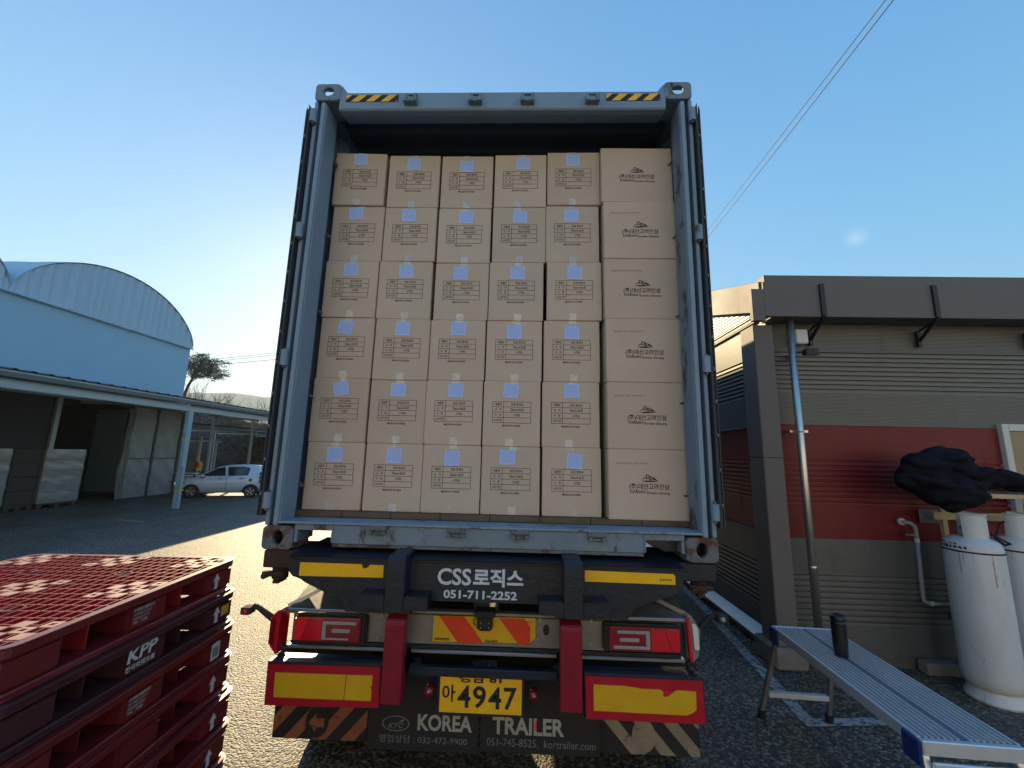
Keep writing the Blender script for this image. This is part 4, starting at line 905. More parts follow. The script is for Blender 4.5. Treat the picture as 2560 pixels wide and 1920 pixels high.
part('grip', lx(-Wp / 2 + .02, Wp / 2 + .004, -L_ / 2 - .045, -L_ / 2 - .029, BT - .13, BT - .075), 'aluminium', wp, .004, world=False)
for sy in (-1, 1):
    lf = MB(); y0 = sy * (L_ / 2 - .02); y1 = sy * (L_ / 2 + .20)
    for sx in (-1, 1):
        x0, x1 = sx * (Wp / 2 - .02), sx * (Wp / 2 + .035)
        lg_ = part('leg', MB().tube([(x0, y0, BT - .02), (x1, y1, .03)], .020, 4), 'dull_steel' if sy > 0 else 'aluminium', wp, .003, world=False)
        part('rubber_foot', MB().tube([(x1 - sx * .002, y1 - sy * .012, .058), (x1, y1, .0)], .027, 8), 'rubber', lg_, world=False)
        part('corner_cap', MB().box(*sorted((sx * (Wp / 2 + .0045), sx * (Wp / 2 + .020))), *sorted((y0 + sy * .045, y0 - sy * .05)), BT - .11, BT - .004), 'blue_plastic', wp, .006, world=False)
    zr = .19; u = (BT - zr) / BT; yy = y0 + (y1 - y0) * u
    part('rung', lx(-Wp / 2 - .005, Wp / 2 + .005, yy - .02, yy + .02, zr - .016, zr + .016), 'aluminium', wp, .003, world=False)
    if sy < 0: part('rung', lx(-Wp / 2 - .005, Wp / 2 + .005, yy + .07, yy + .11, .42, .45), 'aluminium', wp, .003, world=False)
    if sy > 0: part('hinge_stay', MB().tube([(-Wp / 2 + .03, L_ / 2 - .30, BT - .06), (Wp / 2 - .0, L_ / 2 - .02, BT - .18)], .009, 4), 'aluminium', wp, world=False)
tb = thing('tumbler', 'tall black tumbler with a lid standing on the aluminium platform', 'tumbler', (2.165, .53, BT))
part('cup', MB().lathe([(0, 0), (.033, 0), (.036, .005), (.0395, .06), (.0405, .19), (.0395, .205), (0, .205)], n=28), 'tumbler_black', tb, smooth=True, world=False)
part('lid', MB().lathe([(.041, .2055), (.0415, .222), (.038, .232), (.0, .234)], n=28).box(-.014, .02, -.008, .008, .2345, .243), 'tumbler_black', tb, smooth=True, world=False)

# ================================================================== PALLET STACK
PL, PH = 1.1, .1585
def pallet_meshes():
    """local: x to +, corner at (0,0) far right; pallet covers x -1.1..0, y -1.1..0, z 0..PH"""
    top = PH; z1 = top; zr = top - .030
    rim = MB(); rad = .05
    def rrect(a, r_, n=5):
        o = []
        for cx, cy, a0 in ((-r_ + a, -r_ + a, 0), (-PL + r_ - a, -r_ + a, 90), (-PL + r_ - a, -PL + r_ - a, 180), (-r_ + a, -PL + r_ - a, 270)):
            for k in range(n + 1):
                t = R(a0 + 90 * k / n); o.append((cx + r_ * math.cos(t), cy + r_ * math.sin(t)))
        return o
    def loop(prof, mb):
        rings = []
        for (off, z) in prof: rings.append([(p[0], p[1], z) for p in rrect(off, max(.012, rad + off))])
        n = len(rings[0]); vs = [p for g in rings for p in g]
        mb.add(vs, [(i * n + k, i * n + (k + 1) % n, (i + 1) * n + (k + 1) % n, (i + 1) * n + k) for i in range(len(rings) - 1) for k in range(n)])
    loop([(-.018, zr), (-.018, z1 - .002), (-.020, z1), (.010, z1), (.012, z1 - .002), (.003, z1 - .008), (.001, zr - .004), (-.012, zr - .004), (-.018, zr)], rim)
    rim_me = rim.mesh('deck_rim')
    base = MB(); loop([(-.10, .0), (.004, .0), (.010, .004), (.010, .010), (-.004, .014), (-.008, .020), (-.10, .020), (-.10, 0)], base)
    base.box(-.65, -.45, -1.0, -.10, .001, .019); base.box(-1.0, -.6505, -.65, -.45, .001, .019); base.box(-.4495, -.10, -.65, -.45, .001, .019)
    base_me = base.mesh('bottom_frame')
    legs_me = MB().box(-.097, .097, -.097, .097, .0205, zr - .006).mesh('block', .012, seg=2); mid_me = MB().box(-.105, .105, -.105, .105, .0205, zr - .006).mesh('block', .012, seg=2)
    # top grid: fine ribs plus nine chequered plates
    g = MB(); t = .0042; d = .028
    blocks = ((-.21, -.022), (-.65, -.45), (-1.078, -.89))
    def inblk(v): return any(a <= v <= b for a, b in blocks)
    N = 26
    for k in range(1, N):
        c = -PL * k / N
        g.box(c - t / 2, c + t / 2, -PL + .02, -.02, z1 - d, z1 - .0008)
    N = 18
    for k in range(1, N):
        c = -PL * k / N
        g.box(-PL + .02, -.02, c - t / 2, c + t / 2, z1 - d, z1 - .0014)
    grid_me = g.mesh('deck_grid')
    plates = []
    for xa, xb in blocks:
        for ya, yb in blocks:
            pt = MB(); n = 4; sx, sy = (xb - xa) / n, (yb - ya) / n
            for i in range(n):
                for j in range(n):
                    if (i + j) % 2 == 0:
                        x0, x1, y0, y1 = xa + i * sx, xa + (i + 1) * sx, ya + j * sy, ya + (j + 1) * sy; cx, cy = (x0 + x1) / 2, (y0 + y1) / 2
                        if (i, j) in ((0, 0), (3, 3), (1, 1), (2, 2)):
                            h = .010
                            for a in ((x0, x1, y0, cy - h), (x0, x1, cy + h, y1), (x0, cx - h, cy - h, cy + h), (cx + h, x1, cy - h, cy + h)): pt.box(*a, z1 - .004, z1 + .0006)
                        else: pt.box(x0, x1, y0, y1, z1 - .004, z1 + .0006)
            pt.box(xa - .004, xb + .004, ya - .004, yb + .004, z1 - .034, z1 - .030); plates.append(pt.mesh('deck_plate'))
    studs = []
    for cx, cy in ((-.33, -.33), (-.78, -.33), (-.33, -.78), (-.78, -.78)):
        studs.append(MB().lathe([(.028, z1 - .006), (.028, z1 + .001), (.033, z1 + .001), (.033, z1 - .006)], (cx, cy, 0), 20).mesh('deck_ring'))
    # recessed webs inside the fork openings; upright walls added to block sun passing through
    wbm = MB()
    for a, b in ((-.445, -.205), (-.895, -.655)):
        wbm.box(a, b, -1.05, -.05, zr - .012, zr - .0065); wbm.box(-1.05, -.05, a, b, zr - .018, zr - .0125)
        wbm.box((a + b) / 2 - .003, (a + b) / 2 + .003, -1.05, -.05, .021, zr - .013)
        wbm.box(-1.05, -.05, (a + b) / 2 - .003, (a + b) / 2 + .003, .021, zr - .019)
    web_me = wbm.mesh('webs')
    return dict(deck_rim=rim_me, bottom_frame=base_me, block=legs_me, mid=mid_me, deck_grid=grid_me, plates=plates, rings=studs, web=web_me)
PMS = pallet_meshes()
def side_text(rows, y0, y1):
    """rows = [(string, z0, z1, ya, yb, bold)], on the +X face; y increases to the right as seen from +X? the face is seen with y running left"""
    mb = MB()
    for s_, z0, z1, ya, yb, bd in rows: text_mb(mb, s_, ya, z0, yb, z1, .0005 - .0105 + .0015, bd, 2, plane='x', shear=.0)
    return mb
stack_dx = [0, .030, .055, .060, .095, .098, .105, .11]
NP = 8; PCACHE = {}
random.seed(4)
ORD = ['topmost', 'second from the top', 'third from the top', 'fourth from the top', 'fifth from the top', 'sixth from the top', 'seventh from the top', 'lowest']
arrow = [(-.150, .035), (-.150, .075), (-.165, .075), (-.138, .112), (-.111, .075), (-.126, .075), (-.126, .035)]
for k in range(NP):
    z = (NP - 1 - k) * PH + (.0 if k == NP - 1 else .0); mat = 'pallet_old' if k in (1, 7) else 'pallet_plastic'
    lab = f'{"faded" if mat == "pallet_old" else "dark red"} plastic pallet, {ORD[k]} in the stack at the lower left'
    if k == 0: lab = 'dark red plastic pallet with sunlit lattice deck, topmost of the stack'
    if k == 1: lab = 'faded plastic pallet with large KPP lettering directly below the topmost'
    if k == 2: lab = 'dark red plastic pallet with white barcode label, third from the top'
    t = thing('plastic_pallet', lab, 'pallet', (-1.407 + stack_dx[k], .098 - stack_dx[k] * .3 + random.uniform(-.004, .004), z), R(3.2 + random.uniform(-.5, .5) * (k > 0)), 'red plastic pallets in a stack')
    old = mat == 'pallet_old'
    def put(nm, me, loc=(0, 0, 0), mt=None):
        key = (me.name, mt or mat)
        if key not in PCACHE:
            q = me.copy(); q.materials.clear(); q.materials.append(MATS[mt or mat]); PCACHE[key] = q
        o = bpy.data.objects.new(nm, PCACHE[key]); col.objects.link(o); o.parent = t; o.location = loc; return o
    put('deck_rim', PMS['deck_rim']); put('bottom_frame', PMS['bottom_frame'])
    for i, bx_ in enumerate((-.108, -.55, -.992)):
        for j, by_ in enumerate((-.108, -.55, -.992)): put('block', PMS['mid' if 1 in (i, j) and i == j else 'block'], (bx_, by_, 0))
    put('web', PMS['web'], mt='pallet_sunlit' if k == 0 else None)['kind'] = 'stuff'
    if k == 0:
        put('deck_grid', PMS['deck_grid'], mt='pallet_sunlit')['kind'] = 'stuff'
        for q in PMS['plates']: put('deck_plate', q, mt='pallet_dust_glint')
        for q in PMS['rings']: put('deck_ring', q)
    X = -.0085
    ya = lambda v: v
    if k in (1, 4): rows = [('KPP', .072, .122, -.648, -.51, .03), ('한국파렛트풀', .040, .062, -.650, -.512, .02)]
    elif k in (0, 2): rows = [('이 파렛트는 렌탈용입니다', .094, .106, -.63, -.53, .02), ('무단 사용을 금지 합니다', .078, .088, -.63, -.54, 0), ('한국파렛트풀 주식회사', .062, .072, -.63, -.55, 0), ('TEL. 1588', .047, .057, -.63, -.56, 0)]
    else: rows = [('KPP', .065, .112, -.648, -.52, .03), ('한국파렛트풀', .036, .058, -.650, -.522, .02)] if k > 4 else []
    lt = MB()
    for s_, z0, z1, a, b, bd in rows: text_mb(lt, s_, a, z0, b, z1, X, bd, 2, plane='x', shear=.12 if s_ == 'KPP' else 0)
    if lt.v: place('lettering', lt.mesh('lettering', rec=False), 'label_white', t, world=False)
    place('up_arrow', MB().add([(X, a, b) for a, b in arrow], [tuple(range(len(arrow)))]).mesh('up_arrow', rec=False), 'label_white', t, world=False)
    if k == 2:
        q = place('barcode_label', MB().box(X, X + .001, -.168, -.108, .028, .105).mesh('barcode_label'), 'label_white', t, world=False)
        bc = MB(); y = -.16
        while y < -.12: w_ = random.choice((.0015, .003)); bc.quad((X + .0016, y, .040), (X + .0016, y + w_, .040), (X + .0016, y + w_, .085), (X + .0016, y, .085)); y += w_ + random.choice((.0015, .003))
        place('bars', bc.mesh('bars', rec=False), 'ink', q, world=False)
    if k == 1: place('yellow_tape_patch', MB().box(X - .002, X + .0002, -.10, -.045, .052, .098).mesh('yellow_tape_patch'), 'yellow_cloth', t, world=False)

# unseen building added behind the camera to bounce warm sunlight onto the trailer's rear
fb = thing('added_bounce_building', 'unseen cream factory front added behind the camera to bounce warm light', 'building', (0, -15, 0))
part('front_wall', MB().box(-26, 26, -15.6, -15, 0, 8.5), 'cream_wall', fb)
part('side_wall', MB().box(-26, -25.4, -30, -15.61, 0, 8.5), 'cream_wall', fb); part('side_wall', MB().box(25.4, 26, -30, -15.61, 0, 8.5), 'cream_wall', fb)
part('roof', MB().box(-26.3, 26.3, -30, -14.8, 8.505, 8.7), 'canopy_sheet', fb)
for k in range(6):
    x = -22 + k * 8; part('roller_door', MB().box(x, x + 4, -14.99, -14.95, 0, 4.2), 'canopy_steel', fb)
    w_ = part('window', MB().box(x + .2, x + 3.8, -14.99, -14.95, 5.6, 6.9), 'pvc_white', fb); part('pane', MB().box(x + .3, x + 3.7, -14.945, -14.93, 5.7, 6.8), 'glass_dark', w_)

# ================================================================== BARN ON THE LEFT
bn_ = thing('barn_building', 'pale blue fabric covered barn with arched vaulted roof on the left', 'barn', (-17, 8, 0))
XG = -14.0
def arch_z(y, y0, y1, zb, rise):
    t = (y - y0) / (y1 - y0); return zb + rise * math.sqrt(max(0, 1 - (2 * t - 1) ** 2)) ** 1.25
bays = [(7.85, 14.12, 6.02, 1.77), (1.58, 7.85, 6.1, 1.6), (-4.7, 1.58, 6.1, 1.6)]
for bi, (y0, y1, zb, rise) in enumerate(bays):
    # pleated end curtain
    n = 150; vs = []
    random.seed(bi); ph_ = [random.uniform(0, 6) for _ in range(4)]
    for j in range(5):
        for i in range(n + 1):
            y = y0 + (y1 - y0) * i / n; zt_ = arch_z(y, y0, y1, zb, rise); zb0 = 5.93 + .03 * math.sin(y * 9 + ph_[0]) + .02 * math.sin(y * 23)
            z = zb0 + (max(zt_, zb0 + .02) - zb0) * j / 4
            o = .028 * math.sin(y * 21 + 1.5 * math.sin(y * 3.1)) + .018 * math.sin(y * 47 + ph_[1]) + (.05 if j == 0 else .03)
            vs.append((XG + o + .02, y, z))
    part('end_curtain', MB().add(vs, [(j * (n + 1) + i, j * (n + 1) + i + 1, (j + 1) * (n + 1) + i + 1, (j + 1) * (n + 1) + i) for j in range(4) for i in range(n)]), 'barn_fabric', bn_, smooth=True)
    vs = []; n = 40; m_ = 26
    for j in range(m_ + 1):
        for i in range(n + 1):
            t = i / n; a = math.pi * t; y = (y0 + y1) / 2 - (y1 - y0) / 2 * math.cos(a)
            vs.append((XG + .10 - j * .6, y, arch_z(y, y0, y1, zb, rise) + .03 + .015 * (j % 2)))
    part('vault_roof', MB().add(vs, [(j * (n + 1) + i, j * (n + 1) + i + 1, (j + 1) * (n + 1) + i + 1, (j + 1) * (n + 1) + i) for j in range(m_) for i in range(n)]), 'barn_fabric', bn_, smooth=True)
n = 120; vs = []
for j in range(9):
    for i in range(n + 1):
        y = -4.7 + (14.10 + 4.7) * i / n; z = 3.25 + (5.99 - 3.25) * j / 8
        vs.append((XG + .012 * math.sin(y * 2.2 + z) + .006 * math.sin(y * 7 + 2 * z), y, z))
part('upper_wall', MB().add(vs, [(j * (n + 1) + i, j * (n + 1) + i + 1, (j + 1) * (n + 1) + i + 1, (j + 1) * (n + 1) + i) for j in range(8) for i in range(n)]), 'barn_wall', bn_, smooth=True)
part('end_wall', MB().box(-29, XG - .01, 14.06, 14.12, 0, 6.1), 'barn_wall', bn_)
part('end_wall', MB().box(-29, XG - .01, -4.76, -4.7, 0, 6.1), 'barn_wall', bn_)
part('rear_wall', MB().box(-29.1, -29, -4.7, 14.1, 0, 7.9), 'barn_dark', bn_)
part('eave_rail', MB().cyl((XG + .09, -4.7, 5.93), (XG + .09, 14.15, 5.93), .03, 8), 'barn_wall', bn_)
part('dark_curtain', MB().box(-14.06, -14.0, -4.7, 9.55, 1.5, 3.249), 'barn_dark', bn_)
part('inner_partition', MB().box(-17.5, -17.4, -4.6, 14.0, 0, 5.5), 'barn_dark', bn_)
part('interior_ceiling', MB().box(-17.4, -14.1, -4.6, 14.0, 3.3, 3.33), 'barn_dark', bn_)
part('door_post', MB().box(-14.0, -13.90, 9.58, 9.70, 0, 3.24), 'canopy_steel', bn_, .004)
for y0, y1 in ((11.86, 12.80), (12.90, 13.95)):
    for z0, z1 in ((.03, 1.37), (1.41, 3.22)):
        n = 16; vs = []
        for j in range(n + 1):
            for i in range(n + 1):
                u, v = i / n, j / n; vs.append((-13.74 + .016 * math.sin(u * 9 + v * 4 + y0) * math.sin(v * 7) , y0 + (y1 - y0) * u, z0 + (z1 - z0) * v))
        part('plastic_sheet', MB().add(vs, [(j * (n + 1) + i, j * (n + 1) + i + 1, (j + 1) * (n + 1) + i + 1, (j + 1) * (n + 1) + i) for j in range(n) for i in range(n)]), 'plastic_film', bn_, smooth=True)
for y in (11.82, 12.85, 13.98): part('wall_stud', MB().box(-13.76, -13.70, y - .04, y + .035, 0, 3.24), 'post_dark', bn_)
part('wall_rail', MB().box(-13.75, -13.71, 11.86, 13.94, 1.372, 1.408), 'post_dark', bn_)
part('wall_backing', MB().box(-13.90, -13.80, 11.80, 14.0, 0, 3.24), 'brown_stack', bn_)
n = 24; vs = []
for j in range(26):
    z = .04 + 3.1 * j / 25; wd_ = .09 + .05 * math.exp(-((z - 1.3) / .7) ** 2) + .03 * (z < .5)
    for i in range(n + 1):
        u = i / n; vs.append((-13.66 + .05 * math.sin(u * 19 + z * 1.3) + .03 * math.sin(z * 5 + u * 7), 11.74 - .10 * math.exp(-((z - .9) / .8) ** 2) + (u - .5) * 2 * wd_, z))
part('gathered_strip_curtain', MB().add(vs, [(j * (n + 1) + i, j * (n + 1) + i + 1, (j + 1) * (n + 1) + i + 1, (j + 1) * (n + 1) + i) for j in range(25) for i in range(n)]), 'plastic_film', bn_, smooth=True)

# canopy in front of the barn
cn = thing('canopy_shed', 'long steel canopy with corrugated sheet roof in front of the blue barn', 'canopy', (-12, 10, 0))
vs = []; y = -4.0; prof = []
while y < 34: prof += [(y, 0), (y + .21, 0), (y + .245, .035), (y + .315, .035)]; y += .35
for x, zz in ((-10.86, 3.425), (-14.1, 3.72)):
    for (yy, h) in prof: vs.append((x, yy, zz + h))
k = len(prof); rf = MB().add(vs, [(i, i + 1, k + i + 1, k + i) for i in range(k - 1)])
vs2 = [(a, b, c - .012) for a, b, c in vs]; rf.add(vs2, [(i, k + i, k + i + 1, i + 1) for i in range(k - 1)])
part('roof_sheet', rf, 'canopy_sheet', cn)
vs = []; prof2 = [q for q in prof if 14.2 < q[0] < 22.5]
for x, zz in ((-14.101, 3.72), (-17.6, 3.76)):
    for (yy, h) in prof2: vs.append((x, yy, zz + h))
k = len(prof2); part('added_shade_roof', MB().add(vs, [(i, i + 1, k + i + 1, k + i) for i in range(k - 1)]), 'canopy_sheet', cn)  # roof extension added to keep sun off the ground by the barn
part('edge_purlin', MB().box(-10.93, -10.885, -4, 34, 3.318, 3.41), 'canopy_steel', cn, .003)
part('purlin', MB().box(-12.4, -12.35, -4, 34, 3.45, 3.54), 'canopy_steel', cn); part('purlin', MB().box(-13.6, -13.55, -4, 34, 3.52, 3.61), 'canopy_steel', cn)
part('front_beam', MB().prism([(-10.40, 2.965), (-10.34, 2.965), (-10.34, 2.975), (-10.385, 2.975), (-10.385, 3.125), (-10.34, 3.125), (-10.34, 3.135), (-10.40, 3.135)], 'y', -4, 34), 'canopy_steel', cn)
part('top_chord', MB().box(-10.42, -10.36, -4, 34, 3.20, 3.30), 'canopy_sheet', cn)
for y in (-1.7, 4.3, 10.3, 16.3, 22.3, 28.3):
    po = part('post', MB().box(-10.40, -10.335, y - .09, y + .09, 0, 2.963), 'post_dark', cn, .003)
    part('flange', MB().box(-10.42, -10.32, y - .100, y - .0905, .01, 2.96).box(-10.332, -10.322, y - .09, y + .075, .01, 2.96), 'post_blue', po)
    part('post_guard', MB().box(-10.318, -10.27, y - .075, y - .01, 0, 1.25), 'post_blue', po, .003)
    for z in (.52, 2.05): part('yellow_band', MB().box(-10.425, -10.264 if z < 1 else -10.318, y - .104, y + .078, z, z + .035), 'yellow_cloth', po)
    part('rafter', MB().box(-14.0, -10.45, y - .04, y + .04, 3.14, 3.24), 'canopy_steel', cn)
for y in (16.0, 18.75, 22, 26, 30):
    po = part('rear_post', MB().box(-14.06, -13.96, y - .05, y + .05, 0, 3.25), 'canopy_steel', cn, .003)
    part('rear_bracket', MB().box(-14.03, -13.99, y - .45, y + .45, 3.255, 3.34), 'beige_board', cn)
part('ceiling_lamp', MB().box(-12.0, -11.8, 6.6, 8.3, 3.09, 3.12), 'white_board', cn)

# second shelter further back
s2 = thing('rear_shelter', 'lower open shelter with corrugated roof behind the canopy', 'canopy', (-18, 22, 0))
vs = []; y = 15.6; prof = []
while y < 32: prof += [(y, 0), (y + .21, 0), (y + .245, .035), (y + .315, .035)]; y += .35
for x, zz in ((-16.0, 2.98), (-20.5, 3.22)):
    for (yy, h) in prof: vs.append((x, yy, zz + h))
k = len(prof); part('roof_sheet', MB().add(vs, [(i, i + 1, k + i + 1, k + i) for i in range(k - 1)]), 'canopy_sheet', s2)
for x, z in ((-16.05, 2.84), (-18.2, 2.94), (-20.4, 3.06)): part('beam', MB().box(x - .03, x + .03, 15.6, 32, z, z + .09), 'canopy_steel', s2)
for y in (16.2, 20.4, 24.6, 28.8):
    part('post', MB().box(-20.45, -20.37, y - .04, y + .04, 0, 3.05), 'canopy_steel', s2); part('rafter', MB().box(-20.3, -16.1, y - .03, y + .03, 2.72, 2.80), 'canopy_steel', s2)
s3 = thing('lean_to_roof', 'low white roofed lean-to beyond the barn corner', 'lean-to', (-18, 17.5, 0))
part('roof_sheet', MB().prism([(-16.0, 2.12), (-16.0, 2.19), (-19.5, 2.42), (-19.5, 2.35)], 'y', 16.2, 19.3), 'white_board', s3); 
for y in (16.4, 19.1): part('post', MB().box(-16.1, -16.03, y - .03, y + .03, 0, 2.118), 'canopy_steel', s3)
st = solo('short_post', MB().box(-14.04, -13.95, 15.36, 15.45, 0, 2.32), 'beige_board', 'short pale post standing alone left of the white car roof', 'post', (-14, 15.4, 0), bevel=.004)
cz = thing('hanging_cloths', 'yellow cloth and a red one hanging on the short pale post', 'cloth', (-13.9, 15.4, .9))
cm_ = MB(); vs = []
for j in range(9):
    for i in range(7):
        u, v = i / 6, j / 8; vs.append((-13.90 + .05 * math.sin(u * 7 + v * 3), 15.40 + (u - .5) * (.20 + .12 * v), 1.25 - .42 * v + .03 * math.sin(u * 5)))
part('yellow_cloth', MB().add(vs, [(j * 7 + i, j * 7 + i + 1, (j + 1) * 7 + i + 1, (j + 1) * 7 + i) for j in range(8) for i in range(6)]), 'yellow_cloth', cz, smooth=True)
part('red_cloth', MB().lathe([(0, .95), (.08, 1.0), (.10, 1.1), (.07, 1.2), (0, 1.24)], (-13.88, 15.22, .0), 10), 'red_cloth', cz, smooth=True)
lp = thing('board_pile', 'small sunlit pile of pale boards between the barn corner and the car', 'boards', (-13.6, 14.4, 0))
for k in range(5): part('board', MB().box(-13.9, -13.2, 14.25 + .03 * (k % 2), 14.6, .08 + k * .17, .13 + k * .17), 'white_board', lp)
for x in (-13.85, -13.3): part('stand', MB().box(x, x + .05, 14.4, 14.45, 0, .95), 'brown_stack', lp)

# shrink-wrapped pallet loads under the canopy
def load(y0, y1, label, mat, nm='wrapped_pallet_load'):
    t = thing(nm, label, 'pallet load', (-14.2, (y0 + y1) / 2, 0), 0, 'loaded pallets under the canopy')
    if mat == 'wrap_film':
        n, m_ = 24, 30; random.seed(int(y0 * 10)); ph_ = [random.uniform(0, 6) for _ in range(6)]
        def P(u, v):
            per = [(-13.66, y0), (-13.66, y1), (-14.72, y1), (-14.72, y0)]; s = u * 4; i = int(s) % 4; f = s - int(s); a, b = per[i], per[(i + 1) % 4]
            x, y = a[0] + (b[0] - a[0]) * f, a[1] + (b[1] - a[1]) * f; z = .15 + 1.55 * v
            bul = .005 * math.sin(v * 24 + ph_[0]) + .005 * math.sin(u * 40 + v * 11 + ph_[1]) * math.sin(v * 33)
            q = Vector((x + 14.19, y - (y0 + y1) / 2)) * (1 + bul); return (q.x - 14.19, q.y + (y0 + y1) / 2, z)
        N = 4 * n; vs = [P(i / N, j / m_) for j in range(m_ + 1) for i in range(N)]
        mb = MB().add(vs, [(j * N + i, j * N + (i + 1) % N, (j + 1) * N + (i + 1) % N, (j + 1) * N + i) for j in range(m_) for i in range(N)]); mb.add([P(i / 4, 1) for i in range(4)], [(0, 1, 2, 3)])
        part('wrap', mb, mat, t, smooth=True)
        for k in range(1, 5): part('wrap_seam', MB().box(-13.655, -13.648, y0 + .01, y1 - .01, .15 + k * .31, .156 + k * .31), 'brown_stack', t)
    else:
        for k in range(4): part('crate', MB().box(-14.70, -13.70, y0 + .02, y1 - .02, .152 + k * .387, .53 + k * .387), mat, t, .01)
    part('pallet', MB().box(-14.73, -13.67, y0 + .01, y1 - .01, .10, .148), 'brown_stack', t)
    for k in range(3): part('pallet_block', MB().box(-14.72, -13.675, y0 + .02 + k * (y1 - y0 - .16) / 2, y0 + .14 + k * (y1 - y0 - .16) / 2, 0, .099), 'brown_stack', t)
load(9.36, 10.44, 'plastic wrapped pallet load nearest the dark barn doorway', 'wrap_film')
load(8.60, 9.28, 'dark brown crate stack between two wrapped pallet loads', 'brown_stack', 'crate_stack')
load(7.45, 8.56, 'plastic wrapped pallet load at the left picture edge', 'wrap_film')

# ================================================================== WHITE HATCHBACK
F0, R0 = Vector((-12.108, 12.974, 0)), Vector((-10.292, 13.604, 0))
dirv = (F0 - R0).normalized(); S = (F0 - R0).length / 2.37
car = thing('parked_car', 'small white hatchback parked behind the canopy post', 'car', ((F0 + R0) / 2 + Vector((-dirv.y, dirv.x, 0)) * (-.66 * S)), math.atan2(dirv.y, dirv.x))
# local: +x forward, wheels at x = +-1.185; near side = +y
st_ = [(-1.66, .50, .70, .72), (-1.62, .40, .95, 1.10), (-1.52, .30, .98, 1.36), (-1.30, .26, .98, 1.455), (-.8, .22, .97, 1.49), (-.2, .22, .95, 1.48), (.25, .22, .93, 1.40), (.62, .22, .92, 1.20), (.98, .22, .93, .955), (1.35, .24, .86, .875), (1.62, .27, .76, .775), (1.76, .33, .62, .64), (1.80, .40, .52, .54)]
def sect(x, zl, zb2, zt_):
    w0 = .80 - max(0, abs(x) - 1.3) ** 2 * .9; wt = w0 - .02 - (zt_ - zb2) * .33
    half = [(w0 - .06, zl), (w0, zl + (zb2 - zl) * .45), (w0 - .02, zb2 - .03), (w0 - .035, zb2), ((w0 - .04 + wt) / 2, (zb2 + zt_) / 2), (wt, zt_ - .03), (wt - .10, zt_), (wt * .4, zt_ + .012)]
    return [(x, y, z) for y, z in half] + [(x, -y, z) for y, z in half[::-1]]
mb = MB(); rings = [sect(*s_) for s_ in st_]; K = len(rings[0])
mb.add([tuple(c * S for c in p) for g in rings for p in g], [(i * K + k, i * K + (k + 1) % K, (i + 1) * K + (k + 1) % K, (i + 1) * K + k) for i in range(len(rings) - 1) for k in range(K)] + [tuple(range(K)), tuple(range((len(rings) - 1) * K, len(rings) * K))[::-1]])
body = part('body', mb, 'car_white', car, smooth=True, world=False)
def cquad(pts, off, sy): # pts (x, z): side glass following the tumblehome
    o = []
    for x, z in pts:
        zb2, zt_ = None, None
        for a, b in zip(st_, st_[1:]):
            if a[0] <= x <= b[0]:
                f = (x - a[0]) / (b[0] - a[0]); zb2 = a[2] + (b[2] - a[2]) * f; zt_ = a[3] + (b[3] - a[3]) * f
        w0 = .80 - max(0, abs(x) - 1.3) ** 2 * .9; wt = w0 - .02 - (zt_ - zb2) * .33
        f = (z - zb2) / max(.05, (zt_ - .03 - zb2)); y = (w0 - .035) + (wt - (w0 - .035)) * f + off
        o.append((x * S, sy * y * S, z * S))
    return o
